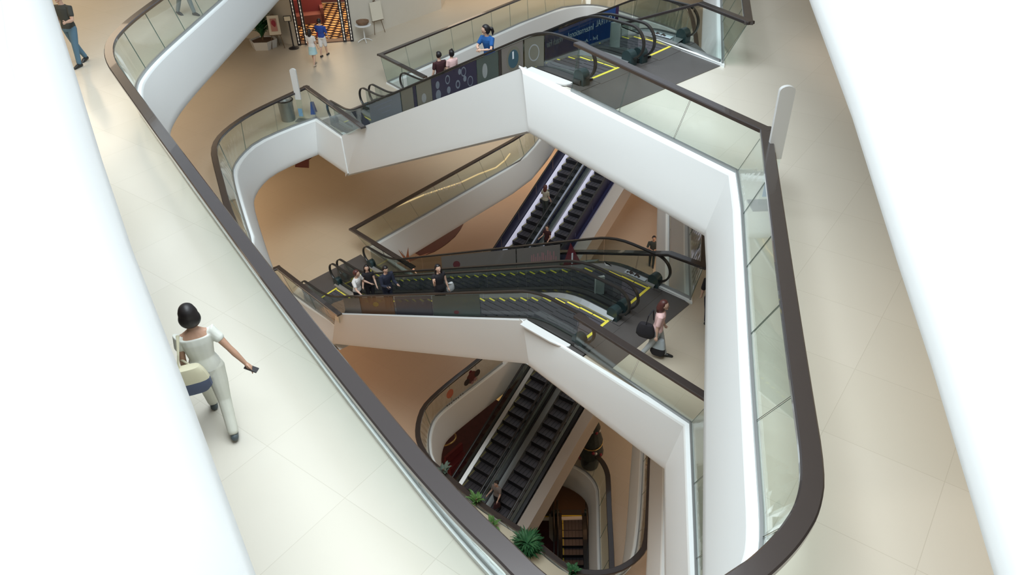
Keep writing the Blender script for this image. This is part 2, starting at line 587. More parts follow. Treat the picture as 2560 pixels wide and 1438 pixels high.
# outer walls of the building
mb = MB(); mb.hexa([(-26, -8, ZG), (-25.8, -8, ZG), (-25.8, 52, ZG), (-26, 52, ZG), (-26, -8, -1.1), (-25.8, -8, -1.1), (-25.8, 52, -1.1), (-26, 52, -1.1)]); struct('wall_left', mb, M['wall'])
mb = MB(); mb.hexa([(21.8, -8, ZG), (22, -8, ZG), (22, 52, ZG), (21.8, 52, ZG), (21.8, -8, -1.1), (22, -8, -1.1), (22, 52, -1.1), (21.8, 52, -1.1)]); struct('wall_right', mb, M['wall'])
mb = MB(); mb.hexa([(-26, 51.8, ZG), (22, 51.8, ZG), (22, 52, ZG), (-26, 52, ZG), (-26, 51.8, -1.1), (22, 51.8, -1.1), (22, 52, -1.1), (-26, 52, -1.1)]); struct('wall_back', mb, M['wall'])
mb = MB(); mb.hexa([(-26, -8, ZG), (22, -8, ZG), (22, -7.8, ZG), (-26, -7.8, ZG), (-26, -8, -1.1), (22, -8, -1.1), (22, -7.8, -1.1), (-26, -7.8, -1.1)]); struct('wall_front', mb, M['wall'])

# ------------------------------------------------------------------ glass balustrades
RK = 0
RPROF = [(-.095, -.035), (-.095, .02), (-.08, .035), (.08, .035), (.095, .02), (.095, -.035)]
def balustrade(rail, base, label, width=1.0, pitch=1.5, joints=None, group=None, gap=.022, rail_w=1.0):
    """rail and base: 3D polylines of matching ends"""
    t = thing('glass_balustrade', label, 'balustrade', base[0].copy(), group)
    mb = MB()
    global RK
    RK = (RK+1) % 4
    rail2 = [p + Vector((0, 0, .0015*RK)) for p in rail]
    rail2[0] = rail2[0] + (rail2[0]-rail2[1]).normalized()*.09
    rail2[-1] = rail2[-1] + (rail2[-1]-rail2[-2]).normalized()*.09
    mb.sweep(rail2, [(a*rail_w, b) for a, b in RPROF])
    obj('handrail', mb, M['rail'], t, True)
    L = plen(base)
    n = max(1, round(L/pitch))
    N = n*6
    rr, bb = resample(rail, N), resample(base, N)
    g = gap/2/(L/N)
    for k in range(n):
        i0, i1 = k*6, k*6+6
        ra, ba = rr[i0:i1+1], bb[i0:i1+1]
        if k > 0:
            ra[0] = ra[0].lerp(ra[1], g); ba[0] = ba[0].lerp(ba[1], g)
        if k < n-1:
            ra[-1] = ra[-1].lerp(ra[-2], g); ba[-1] = ba[-1].lerp(ba[-2], g)
        mb = MB()
        th = .012
        A, B_, C_, D_ = [], [], [], []
        for i in range(7):
            d = (ba[min(i+1, 6)] - ba[max(i-1, 0)])
            nrm = Vector((-d.y, d.x, 0)).normalized()*th/2
            top = ba[i].lerp(ra[i], .98)
            A.append(ba[i]+nrm); B_.append(top+nrm); C_.append(ba[i]-nrm); D_.append(top-nrm)
        mb.quadstrip(A, B_, 0); mb.quadstrip(D_, C_, 0)
        mb.quadstrip(B_, D_, 1); mb.quadstrip(C_, A, 1)
        mb.poly([A[0], C_[0], D_[0], B_[0]], 1); mb.poly([A[-1], B_[-1], D_[-1], C_[-1]], 1)
        obj('glass_panel', mb, [M['glass'], M['gedge']], t)
    mb = MB()
    mb.sweep([p + Vector((0, 0, .03)) for p in base], [(-.02, -.03), (-.02, .035), (.02, .035), (.02, -.03)])
    obj('base_channel', mb, M['grey_metal'], t)
    return t

def z3(pts, z):
    return [V(p, z) for p in pts]

def lerp_match(rail, z, d):
    """foot of a leaning balustrade: the rail offset sideways by d"""
    return z3(offset(rail, d), z)

HR = 1.07
balustrade(z3(rA, ZA+HR), z3(ledA[:], ZA+.06), 'long bronze-topped glass balustrade curving round the near void edge beside the walking woman in cream')
balustrade(z3([Vector((4.09, 10.9)), Vector((1.55, 15.4))], ZA+HR), z3([Vector((3.92, 11.43)), v2(P(1428, 235, ZA))], ZA+.06), 'straight glass balustrade in front of the upper escalator landing', pitch=1.55)
farA = [P(1604, 62, -6.2), P(1757, 6, ZA+HR)]
rr = [V((3.05, 20.15), -5.95), V((4.7, 18.2), ZA+HR), V((5.4, 16.62), ZA+HR)]
balustrade(rr, [V((3.2, 19.8), -6.9), V((4.33, 18.27), ZA+.06), V((5.0, 17.0), ZA+.06)], 'short glass balustrade behind the upper landing, with a sharp corner at its end', pitch=1.8)
balustrade([V((5.4, 16.62), ZA+HR), V((7.6, 26), ZA+HR), V((9, 32), ZA+HR)], [V((5.03, 16.9), ZA+.06), V((7.2, 26), ZA+.06), V((8.6, 32), ZA+.06)], 'glass balustrade running out of the top edge of the view, right of the upper landing')

bB = [v2(p) for p in px([(905, 315), (765, 216)], ZB+1.1)]
rB1 = smoothline(px([(765, 216), (676, 257), (616, 287), (570, 319), (542, 347), (533, 375), (540, 410), (553, 459), (567, 512)], ZB+1.1) + vd([(-7.3, 17.0), (-6.9, 16.2)]), 1)
fB1 = smoothline(px([(792, 299), (711, 329), (641, 361), (605, 393), (584, 424), (584, 449), (595, 495), (616, 565), (630, 607)], ZB) + vd([(-7.0, 16.8), (-6.7, 15.6)]), 1)
balustrade(z3(rB1, ZB+HR), z3(fB1, ZB+.06), 'glass balustrade sweeping in a wide curve left of the upper escalator foot', pitch=1.6)
balustrade(z3([bB[1], bB[0]], ZB+HR), z3([v2(P(792, 299, ZB)), Vector((-5.85, 24.65))], ZB+.06), 'straight glass balustrade joining the curved one to the upper escalator foot', pitch=1.6)
rBf = px([(1060, 190), (950, 135)], ZB+1.1)
balustrade(z3(rBf, ZB+HR), z3([Vector((-3.35, 27.9)), Vector((-4.92, 29.99))], ZB+.06), 'short glass balustrade on the far side of the upper escalator foot', pitch=1.6)
rBg = [rBf[1]] + vd([(.61, 38.13), (2.7, 40.9)]) + smoothline(vd([(2.7, 40.9), (4.4, 41.3), (5.7, 40.6), (6.6, 39.6), (8.4, 37), (8.85, 35), (5.2, 17), (4.55, 14.42)]), 2)[1:]
fBg = vd([(-4.92, 29.99), (.78, 37.74), (3.02, 40.3)]) + smoothline(vd([(3.02, 40.3), (4.38, 40.77), (5.31, 40.29), (6.03, 39.25), (8.21, 36.17), (8.48, 34.9), (4.7, 16.29), (4.35, 14.44)]), 2)[1:]
balustrade(z3(rBg, ZB+HR), z3(fBg, ZB+.06), 'long glass balustrade rounding the far void edge behind the woman in blue', pitch=1.45)
balustrade(z3(px([(1449, 790), (1778, 998)], ZB+1.1), ZB+HR), z3([v2(P(1437, 870, ZB)), v2(P(1725, 1065, ZB))], ZB+.06), 'straight glass balustrade beside the middle escalator landing, below the woman in pink', pitch=1.75)
rBr = smoothline(vd([(3.67, 9.95), (3.27, 8.0), (2.9, 6.33), (2.75, 5.7), (2.3, 4.7), (1.3, 4.0), (0, 4.1), (-1.2, 5.1), (-2.6, 7.2), (-4, 9.2)]), 2)
fBr = smoothline(vd([(3.48, 10.35), (3.05, 8.0), (2.75, 6.4), (2.6, 5.4), (2, 4.6), (1, 4.2), (0, 4.5), (-1, 5.4), (-2.2, 7.2), (-3.6, 9.2)]), 2)
balustrade(z3(rBr, ZB+HR), z3(fBr, ZB+.06), 'glass balustrade along the right walkway one floor down, half hidden by the white edge above')
rBs = [Vector((4.55, 14.42)), Vector((3.86, 14.99))]
balustrade([V(rBs[0], ZB+HR), V(rBs[1], ZB+HR), V((2.15, 16.85), ZB+HR-1.1), V((0.9, 18.2), ZB+HR-1.95)], [V((4.35, 14.5), ZB+.06), V((3.75, 15.1), ZB+.06), V((2.2, 16.9), ZB-1.0), V((1.0, 18.25), ZB-1.85)], 'glass balustrade behind the middle landing, its rail dipping along the escalator', pitch=1.6)

balustrade(z3(px([(1030, 665), (880, 572)], ZC+1.1), ZC+HR), z3([Vector((-3.9, 23.0)), Vector((-5.75, 25.15))], ZC+.06), 'short glass balustrade on the far side of the middle escalator foot', pitch=1.6)
rCf = px([(880, 572), (1280, 350)], ZC+1.1) + vd([(1.0, 33.8), (1.6, 35.4), (2.1, 37.4)])
fCf = vd([(-5.75, 25.15), (-2.21, 29.33), (.56, 32.56), (1.3, 34.2), (1.75, 35.5), (2.3, 37.2)])
balustrade(z3(rCf, ZC+HR), z3(fCf, ZC+.06), 'glass balustrade with faint white lettering, sloping up towards the dark upper stair pair', pitch=1.5)
rC1 = px([(845, 783), (695, 668)], ZC+1.1)
balustrade(z3(rC1, ZC+HR), z3([Vector((-5.95, 20.0)), Vector((-8.05, 22.1))], ZC+.06), 'short glass balustrade at the near side of the middle escalator foot', pitch=1.6)
rC2 = smoothline([rC1[1]] + vd([(-9.9, 21.4), (-10.1, 19), (-9.6, 17), (-8.2, 14.3), (-6.3, 11.3)]), 2)
balustrade(z3(rC2, ZC+HR), lerp_match(rC2, ZC+.06, .24), 'glass balustrade running under the near walkway two floors down')
rCr = vd([(3.9, 11), (4.25, 12.9), (6.35, 23.8), (8.1, 33)])
balustrade(z3(rCr, ZC+HR), lerp_match(rCr, ZC+.06, .22), 'glass balustrade showing only as a dark sliver under the right walkway edge')
rD = smoothline(vd([(-.6, 23.75)]) + px([(1185, 908), (1129, 951), (1086, 988), (1058, 1018), (1046, 1052), (1043, 1085), (1050, 1113), (1065, 1139), (1082, 1160), (1200, 1259), (1265, 1302), (1318, 1336), (1372, 1383), (1415, 1416), (1447, 1429), (1501, 1433), (1544, 1424), (1576, 1407), (1600, 1386), (1614, 1365), (1621, 1304), (1626, 1134)], ZD+1.1) + vd([(5.7, 22.2)]), 1)
fD = smoothline(vd([(-.5, 23.56), (-1.53, 22.42), (-2.38, 21.5), (-2.93, 20.86), (-3.2, 20.41), (-3.32, 19.83), (-3.33, 19.24), (-3.2, 18.44), (-2.7, 17.6), (-1.15, 15.95), (-.3, 15.2), (.35, 14.7), (1.0, 14.0), (1.5, 13.5), (1.85, 13.3), (2.4, 13.2), (2.85, 13.3), (3.2, 13.5), (3.5, 13.8), (3.72, 14.2), (4.0, 15.24), (4.27, 16.48), (4.7, 18.68), (5.5, 22.4)]), 1)
bD = balustrade(z3(rD, ZD+HR), z3(fD, ZD+.06), 'low curving glass balustrade round the lower void, with orange and flower stickers')
rE = smoothline(vd([(2.4, 22.9), (3.1, 22.4)]) + px([(1497, 1144), (1510, 1160), (1519, 1182), (1521, 1208), (1523, 1275), (1528, 1363), (1530, 1430)], ZE+1.1) + vd([(3.2, 12)]), 1)
fE = smoothline(vd([(2.1, 22.5), (2.37, 22.36), (2.92, 21.95), (3.27, 21.53), (3.45, 21.09), (3.49, 20.65), (3.32, 18.95), (3.13, 16.91), (2.9, 14), (2.75, 12)]), 1)
balustrade(z3(rE, ZE+HR), z3(fE, ZE+.06), 'thick black-railed glass balustrade bending round the lowest void by the orange glow', rail_w=1.15)

# ------------------------------------------------------------------ escalators
def frange(a, b, st):
    n = max(1, round((b-a)/st))
    return [a+(b-a)*i/n for i in range(n+1)]

def escalator(e, label, group=None, yel=1, deckm='deck', innerm='grey_metal', glass=('dglass', 'dglass'), posters=(), yellow_side=0, steprange=None, ym='yellow', newels=True, gap_to=None):
    """one escalator between two handrails"""
    W = e.W
    inn = (W-1.0)/2
    t = thing('escalator', label, 'escalator', e.p(e.L/2, W/2, -.3), group)
    # steps
    q = .5
    while q < e.L-.55:
        z = e.h(q+.2)+.012
        if steprange is None or steprange[0] <= q <= steprange[1]:
            mb = MB()
            a, b, c, d = [e.xy(q+.003, inn), e.xy(q+.397, inn), e.xy(q+.397, W-inn), e.xy(q+.003, W-inn)]
            mb.hexa([V(a, z-.26), V(b, z-.26), V(c, z-.26), V(d, z-.26), V(a, z), V(b, z), V(c, z), V(d, z)], 1, 0)
            sides = {0: [(.02, .07)], 1: [(.93, .98)], 2: [(.02, .07), (.93, .98)]}[yellow_side]
            for l0, l1 in sides:
                w0, w1 = inn+(W-2*inn)*l0, inn+(W-2*inn)*l1
                pts = [e.xy(q+.01, w0), e.xy(q+.39, w0), e.xy(q+.39, w1), e.xy(q+.01, w1)]
                mb.hexa([V(p_, z) for p_ in pts] + [V(p_, z+.004) for p_ in pts], 2)
            # fine grooves
            for g in range(5):
                w0 = inn + (W-2*inn)*(.14+.17*g)
                pts = [e.xy(q+.02, w0), e.xy(q+.38, w0), e.xy(q+.38, w0+.02), e.xy(q+.02, w0+.02)]
                mb.hexa([V(p_, z) for p_ in pts] + [V(p_, z+.002) for p_ in pts], 1)
            obj('step', mb, [M['step'], M['riser'], M[ym]], t)
        q += .4
    # combs
    for qa, qb, zz in ((.10, .5, e.zt), (e.L-.55, e.L-.15, e.zb)):
        mb = MB()
        c = [e.xy(qa, inn), e.xy(qb, inn), e.xy(qb, W-inn), e.xy(qa, W-inn)]
        mb.hexa([V(p_, zz-.02) for p_ in c] + [V(p_, zz+.022) for p_ in c], 0)
        ys = (qb-.07, qb) if zz == e.zt else (qa, qa+.07)
        c = [e.xy(ys[0], inn), e.xy(ys[1], inn), e.xy(ys[1], W-inn), e.xy(ys[0], W-inn)]
        mb.hexa([V(p_, zz+.022) for p_ in c] + [V(p_, zz+.028) for p_ in c], 1)
        obj('comb_plate', mb, [M['plate'], M['yellow']], t)
    qs = frange(.35, e.L-.35, .25)
    for side, w in ((0, 0.0), (1, W)):
        sg = 1 if side == 0 else -1
        # decks and skirts
        mb = MB()
        o1 = [e.p(x, w-sg*.13, .05) for x in qs]
        o2 = [e.p(x, w-sg*.13, .14) for x in qs]
        i1 = [e.p(x, w+sg*.03, .15) for x in qs]
        mb.quadstrip(o1, o2); mb.quadstrip(o2, i1)
        obj('outer_deck', mb, M[deckm], t)
        mb = MB()
        i2 = [e.p(x, w+sg*(inn-.01), .08) for x in qs]
        i3 = [e.p(x, w+sg*(inn-.01), -.25) for x in qs]
        mb.quadstrip(i1, i2); mb.quadstrip(i2, i3)
        obj('skirt', mb, M[innerm], t)
        # handrail loop
        path = []
        top = frange(.42, e.L-.42, .25)
        zt, zb = e.zt, e.zb
        for a in range(0, 17):
            th = math.pi*(-.5 - a/16)
            path.append(V(e.xy(.42+.40*math.cos(th), w), zt+.55+.38*math.sin(th)))
        path += [e.p(x, w, .93) for x in top]
        for a in range(0, 17):
            th = math.pi*(.5 - a/16)
            path.append(V(e.xy(e.L-.42+.40*math.cos(th), w), zb+.55+.38*math.sin(th)))
        mb = MB()
        lat = V(e.T1-e.T0, 0).normalized()
        rings = []
        n = len(path)
        for i, p_ in enumerate(path):
            tt = (path[min(i+1, n-1)]-path[max(i-1, 0)]).normalized()
            nn = tt.cross(lat).normalized()
            rings.append([p_ + lat*a + nn*b for a, b in ((-.04, -.02), (-.04, .015), (-.02, .028), (.02, .028), (.04, .015), (.04, -.02))])
        i0 = len(mb.v)
        for r_ in rings: mb.v += [tuple(x) for x in r_]
        for i in range(n-1):
            for a in range(6):
                b = (a+1) % 6
                mb.f.append((i0+i*6+a, i0+(i+1)*6+a, i0+(i+1)*6+b, i0+i*6+b)); mb.m.append(0)
        obj('handrail', mb, M['rubber'], t, True)
        # glass sides
        npan = max(1, round((e.L-1)/1.6))
        for k in range(npan):
            a = .5+(e.L-1)*k/npan+.01
            b = .5+(e.L-1)*(k+1)/npan-.01
            xs = frange(a, b, .25)
            mb = MB()
            lo = [e.p(x, w, .15) for x in xs]; hi = [e.p(x, w, .91) for x in xs]
            dd = lat*.005
            mb.quadstrip([x+dd for x in lo], [x+dd for x in hi]); mb.quadstrip([x-dd for x in hi], [x-dd for x in lo])
            mb.quadstrip([x+dd for x in hi], [x-dd for x in hi])
            mb.poly([lo[0]-dd, lo[0]+dd, hi[0]+dd, hi[0]-dd]); mb.poly([lo[-1]-dd, lo[-1]+dd, hi[-1]+dd, hi[-1]-dd])
            obj('side_glass', mb, M[glass[0 if side == 0 else 1]], t)
        if newels:
            for qq, zz in ((.42, zt), (e.L-.42, zb)):
                mb = MB()
                c = V(e.xy(qq, w), zz)
                ang = math.atan2(e.u.y, e.u.x)
                m3 = Matrix.Rotation(ang, 3, 'Z')
                prof = []
                for k in range(9):
                    th = math.pi*k/8
                    prof.append((.15*math.cos(th), .22+.15*math.sin(th)))
                prof = [(.15, 0)] + prof + [(-.15, 0)]
                ra = [c + m3 @ Vector((x, -.1, z)) for x, z in prof]
                rb = [c + m3 @ Vector((x, .1, z)) for x, z in prof]
                mb.quadstrip(ra, rb); mb.poly(ra); mb.poly(rb)
                obj('newel_base', mb, M['newel'], t, True)
    mb = MB()
    qs2 = frange(1.9, e.L-2.1, .5)
    for w0, w1 in ((-.05, W+.05),):
        a = [e.p(x, w0, -.3) for x in qs2]; b = [e.p(x, w1, -.3) for x in qs2]
        c = [e.p(x, w0, -1.0) for x in qs2]; d = [e.p(x, w1, -1.0) for x in qs2]
        mb.quadstrip(a, b); mb.quadstrip(c, d); mb.quadstrip(a, c); mb.quadstrip(b, d)
        mb.poly([a[0], b[0], d[0], c[0]]); mb.poly([a[-1], b[-1], d[-1], c[-1]])
    obj('truss', mb, M['white'], t)
    return t

#PART2
def proj(p):
    c = RM.transposed() @ Vector(p)
    return Vector((c.x/c.z*F+CX, c.y/c.z*F+CY))

# ------------------------------------------------------------------ landing plates
def plate(name_z, pts, label=None):
    mb = MB()
    lo = [V(p, name_z-.01) for p in pts]; hi = [V(p, name_z+.016) for p in pts]
    mb.poly(hi); mb.quadstrip(lo, hi, 0, True)
    o = obj('landing_plate', mb, M['plate'])
    tag(o, label, 'floor plate')
def landing(e1, e2, z, outer, end, label):
    if end == 'top':
        a, b = e1.xy(.12, -.3), e2.xy(.12, e2.W+.15)
        a2, b2 = e1.xy(.14, -.3), e2.xy(.14, e2.W+.15)
    else:
        a, b = e1.xy(e1.L-.2, -.15), e2.xy(e2.L-.2, e2.W+.15)
        a2, b2 = e1.xy(e1.L-.22, -.15), e2.xy(e2.L-.22, e2.W+.15)
    plate(z, [a2, a] + outer + [b, b2], label)
def aprons(e1, e2, z, label):
    i1, i2 = (e1.W-1)/2, (e2.W-1)/2
    for nm, ea, la, eb, lb in (('near', e1, -.30, e1, i1+.01), ('middle', e1, e1.W-i1-.01, e2, i2+.01), ('far', e2, e2.W-i2-.01, e2, e2.W+.16)):
        c = [ea.xy(.15, la), eb.xy(.15, lb), eb.xy(.64, lb), ea.xy(.64, la)]
        mb = MB()
        mb.hexa([V(p, z-.03) for p in c] + [V(p, z+.022) for p in c])
        tag(obj('apron_plate', mb, M['plate']), label % nm, 'floor plate')
aprons(eAB1, eAB2, ZA, 'dark apron plate under the %s handrail end at the head of the upper escalators')
aprons(eBC1, eBC2, ZB, 'dark apron plate under the %s handrail end at the head of the middle escalators')
landing(eAB1, eAB2, ZA, [v2(P(1440, 236, ZA)), v2(P(1527, 279, ZA)), v2(P(1800, 166, ZA))], 'top', 'dark metal landing plate at the head of the upper escalators')
landing(eBC1, eBC2, ZB, [v2(P(1440, 870, ZB)), v2(P(1530, 922, ZB)), v2(P(1723, 762, ZB))], 'top', 'dark metal landing plate under the feet of the woman in pink')
landing(eBC1, eBC2, ZC, [v2(P(757, 713, ZC)), v2(P(902, 637, ZC))], 'bottom', 'dark metal landing plate at the foot of the middle escalators')
landing(eAB1, eAB2, ZB, [eAB1.xy(eAB1.L+.35, -.15), eAB2.xy(eAB2.L+.35, eAB2.W+.15)], 'bottom', 'dark metal landing plate at the foot of the upper escalators')

# ------------------------------------------------------------------ white cladding of the escalator pairs
def cladding(label, top, bot, e, inward, extra=None):
    """top, bot: two 3D points each (upper end first)"""
    mb = MB()
    n = 16
    T = [top[0].lerp(top[1], -.012+1.035*i/n) for i in range(n+1)]
    B_ = [bot[0].lerp(bot[1], -.012+1.035*i/n) for i in range(n+1)]
    inn = Vector(inward)
    rings = []
    for t, b in zip(T, B_):
        d = b-t
        rings.append([t+inn*.14-Vector((0, 0, .03)), t+inn*.10, t+inn*.02, t, t+d*.86, t+d*.96+inn*.03, b+inn*.10+Vector((0, 0, 0)), b+inn*.6+Vector((0, 0, .02))])
    for k in range(7):
        mb.quadstrip([r[k] for r in rings], [r[k+1] for r in rings])
    mb.poly(rings[0]); mb.poly(rings[-1])
    if extra:
        mb.poly([T[-1], extra, B_[-1]]); mb.poly([T[-1], extra, extra+Vector(inward)*.3, T[-1]+Vector(inward)*.3])
    o = obj('escalator_cladding', mb, M['white'], None, True)
    tag(o, label, 'cladding')
cladding('white cladding wall under the near upper escalator, below the posters', (V((.33, 17.05), ZA+.02), P(906, 317, ZB+.95)), (V((.49, 16.10), ZA-1.2), P(871, 441, ZB-1.2)), eAB1, (.7, .7, 0), P(850, 341, ZB+.03))
cladding('white cladding wall under the near middle escalator', (V((.17, 13.88), ZB+.02), P(846, 786, ZC+.85)), (V((.36, 13.6), ZB-1.2), P(838, 864, ZC-1.0)), eBC1, (.7, .7, 0))
def pclad(label, e, lat0, lat1, m, a=1.2, b=None, zo=.12, depth=1.1):
    b = b or e.L-.6
    qs = frange(a, b, .4)
    mb = MB()
    A = [e.p(q, lat0, zo) for q in qs]; B_ = [e.p(q, lat1, zo) for q in qs]
    C_ = [e.p(q, lat1, zo-depth) for q in qs]; D_ = [e.p(q, lat0, zo-depth) for q in qs]
    mb.quadstrip(A, B_); mb.quadstrip(B_, C_); mb.quadstrip(C_, D_); mb.quadstrip(D_, A)
    mb.poly([A[0], B_[0], C_[0], D_[0]]); mb.poly([A[-1], B_[-1], C_[-1], D_[-1]])
    o = obj('escalator_cladding', mb, m)
    tag(o, label, 'cladding')
M['cream_clad'] = mat('cream_cladding', (.54, .47, .41), .5)
pclad('cream sloping ledge right of the large lower escalators', eP2b, eP2b.W+.20, eP2b.W+.66, M['cream_clad'])
pclad('cream sloping ledge right of the dark far escalators', eP1b, eP1b.W+.22, eP1b.W+.82, M['cream_clad'])
pclad('grey metal strip between the two large lower escalators', eP2a, eP2a.W+.14, eP2a.W+.14+.24, M['grey_metal'], zo=.06, depth=.5)
pclad('grey metal strip between the two dark far escalators', eP1a, eP1a.W+.14, eP1a.W+.14+.24, M['grey_metal'], zo=.06, depth=.5)
pclad('white cladding on the hidden far side of the middle escalators', eBC2, eBC2.W+.15, eBC2.W+.3, M['white'], a=2.4, b=eBC2.L-2.6)
pclad('white cladding on the far side of the upper escalators', eAB2, eAB2.W+.15, eAB2.W+.3, M['white'], a=2.4, b=eAB2.L-2.6)
pclad('grey metal strip between the two middle escalators', eBC1, eBC1.W+.135, eBC1.W+.21, M['grey_metal'], a=2.2, zo=.05, depth=.5)
pclad('grey metal strip between the two upper escalators', eAB1, eAB1.W+.14, eAB1.W+.28, M['grey_metal'], a=2.2, zo=.05, depth=.5)
def infill(e1, e2, z, label):
    mb = MB()
    qs = frange(.42, 2.2, .3)
    a = [V(e1.xy(q, e1.W+.13), e1.h(q)+.012) for q in qs]; b = [V(e2.xy(q, -.13), e2.h(q)+.012) for q in qs]
    mb.quadstrip(a, b); mb.quadstrip([p-Vector((0, 0, .05)) for p in a], [p-Vector((0, 0, .05)) for p in b])
    mb.poly([a[0], b[0], b[0]-Vector((0, 0, .05)), a[0]-Vector((0, 0, .05))])
    tag(obj('infill_panel', mb, mat('beige_infill', (.50, .44, .36), .4)), label, 'panel')
infill(eAB1, eAB2, ZA, 'small beige panel between the heads of the upper escalators')
infill(eBC1, eBC2, ZB, 'small beige panel between the heads of the middle escalators')
# white rounded kerbs between ledge and escalator head
def kerb(e, z, la, lb, label):
    mb = MB()
    out, inn_ = [], []
    for q, k in ((1.95, 1), (1.7, 1), (1.4, 1), (1.0, 1), (.75, .85), (.62, .6), (.56, .25)):
        inn_.append(e.xy(q, -.15))
        out.append(e.xy(q, -.15 + (la)*k))
    A = [V(p, z+.02) for p in out]; B_ = [V(p, z+.055) for p in out]; C_ = [V(p, z+.07) for p in inn_]; D_ = [V(p, z+.02) for p in inn_]
    mb.quadstrip(A, B_); mb.quadstrip(B_, C_); mb.quadstrip(C_, D_)
    mb.poly([A[0], B_[0], C_[0], D_[0]]); mb.poly([A[-1], B_[-1], C_[-1], D_[-1]])
    tag(obj('side_kerb', mb, M['white'], None, True), label, 'kerb')
kerb(eAB1, ZA, -.30, 0, 'low white kerb with a rounded end beside the upper escalator head')
kerb(eBC1, ZB, -.22, 0, 'low white kerb with a rounded end beside the middle escalator head')

# ------------------------------------------------------------------ lettering
def text_mesh(body, size=1.0):
    c = bpy.data.curves.new('lettering', 'FONT')
    c.body = body
    c.size = size
    c.align_x = 'CENTER'
    c.extrude = .002
    o = bpy.data.objects.new('lettering', c)
    col.objects.link(o)
    bpy.context.view_layer.update()
    me = bpy.data.meshes.new_from_object(o.evaluated_get(bpy.context.evaluated_depsgraph_get()))
    bpy.data.objects.remove(o)
    return me
def lettering(body, c, ex, ey, width, height, m, parent, name='lettering'):
    me = text_mesh(body)
    xs = [v.co.x for v in me.vertices]; ys = [v.co.y for v in me.vertices]
    sx = width/(max(xs)-min(xs)); sy = height/(max(ys)-min(ys))
    mx, my = (max(xs)+min(xs))/2, (max(ys)+min(ys))/2
    ez = ex.cross(ey).normalized()
    off = Vector((0, 0, 0)); b = parent
    while b:
        off += b.location; b = b.parent
    for v in me.vertices:
        v.co = c + ex*((v.co.x-mx)*sx) + ey*((v.co.y-my)*sy) + ez*v.co.z - off
    me.materials.clear(); me.materials.append(m)
    o = bpy.data.objects.new(name, me)
    col.objects.link(o)
    o.parent = parent
    return o

def film(name, c, rough=.4, alpha=.85):
    m = mat(name, c, rough)
    m.node_tree.nodes['Principled BSDF'].inputs['Alpha'].default_value = alpha
    return m
M['p_steel'] = film('steel_blue_film', (.14, .17, .20), alpha=.8)
M['p_stripe'] = film('deep_navy_film', (.006, .008, .035), alpha=.97)
M['p_olive'] = film('olive_grey_film', (.15, .15, .12), alpha=.8)
M['p_green'] = film('green_grey_film', (.06, .085, .08), alpha=.8)
M['p_navy'] = film('navy_film', (.012, .014, .045), alpha=.95)
M['p_warm'] = film('warm_grey_film', (.16, .15, .14), alpha=.85)
M['p_blue'] = mat('banner_blue', (.012, .045, .16), .35)
M['p_purple'] = mat('banner_purple', (.03, .012, .045), .35)
M['p_pale'] = film('pale_film', (.30, .33, .34), alpha=.7)
M['ink'] = mat('pale_ink', (.50, .56, .60), .5)
M['dimink'] = mat('dim_ink', (.12, .15, .19), .5)
M['teal'] = mat('watch_teal', (.02, .07, .10), .3)
M['red'] = mat('poster_red', (.28, .02, .04), .5)
M['pinkink'] = film('pink_ink', (.34, .18, .19), alpha=.8)
M['orange'] = film('orange_ink', (.55, .12, .05), alpha=.85)
M['darkink'] = mat('dark_ink', (.05, .035, .03), .6)
M['gold'] = mat('gold_metal', (.62, .42, .16), .3, metal=.9)

def s_at(e, lat, dz, x):
    best = min(frange(.4, e.L-.4, .02), key=lambda q: abs(proj(e.p(q, lat, dz)).x-x))
    return best
def panel(e, lat, x0, x1, m, parent, z0=.17, z1=.87, name='poster', slant=0, label=None, straight=False, th=.006):
    a, b = sorted((s_at(e, lat, .5, x0), s_at(e, lat, .5, x1)))
    qs = frange(a, b, .15)
    mb = MB()
    if straight:
        A0, B0 = e.p(b, lat, z0), e.p(b, lat, z1)
        dd = (e.p(b-.4, lat, z0)-A0)/.4
        lo = [A0+dd*(b-q) for q in qs]; hi = [B0+dd*(b-q) for q in qs]
    else:
        lo = [e.p(q, lat, z0) for q in qs]; hi = [e.p(q+slant, lat, z1) for q in qs]
    l3 = V(e.T1-e.T0, 0).normalized()*th
    lo2 = [p-l3 for p in lo]; hi2 = [p-l3 for p in hi]
    mb.quadstrip(lo, hi); mb.quadstrip(hi2, lo2); mb.quadstrip(hi, hi2); mb.quadstrip(lo2, lo)
    mb.poly([lo[0], lo2[0], hi2[0], hi[0]]); mb.poly([lo[-1], hi[-1], hi2[-1], lo2[-1]])
    return obj(name, mb, m, parent, label=label)
def disc(e, lat, q, dz, r, m, parent, ring=0, name='motif', seg=20, th=.004, sq=1.0):
    c = e.p(q, lat, dz)
    ux = (e.p(q+.1, lat, dz)-e.p(q-.1, lat, dz)).normalized()
    uz = Vector((0, 0, 1))
    n = V(e.T0-e.T1, 0).normalized()
    mb = MB()
    o = [c + n*th + ux*(r*math.cos(a)) + uz*(r*sq*math.sin(a)) for a in [2*math.pi*k/seg for k in range(seg)]]
    if ring:
        i = [c + n*th + (p-c-n*th)*(1-ring) for p in o]
        mb.quadstrip(o, i, 0, True)
    else:
        mb.poly(o)
        mb.quadstrip(o, [p-n*th for p in o], 0, True)
    return obj(name, mb, m, parent)
def bar(e, lat, q0, q1, z0, z1, m, parent, name='motif', th=.004):
    n = V(e.T0-e.T1, 0).normalized()*th
    mb = MB()
    pts = [e.p(q0, lat, z0)+n, e.p(q1, lat, z0)+n, e.p(q1, lat, z1)+n, e.p(q0, lat, z1)+n]
    mb.poly(pts); mb.quadstrip(pts, [p-n for p in pts], 0, True)
    return obj(name, mb, m, parent)

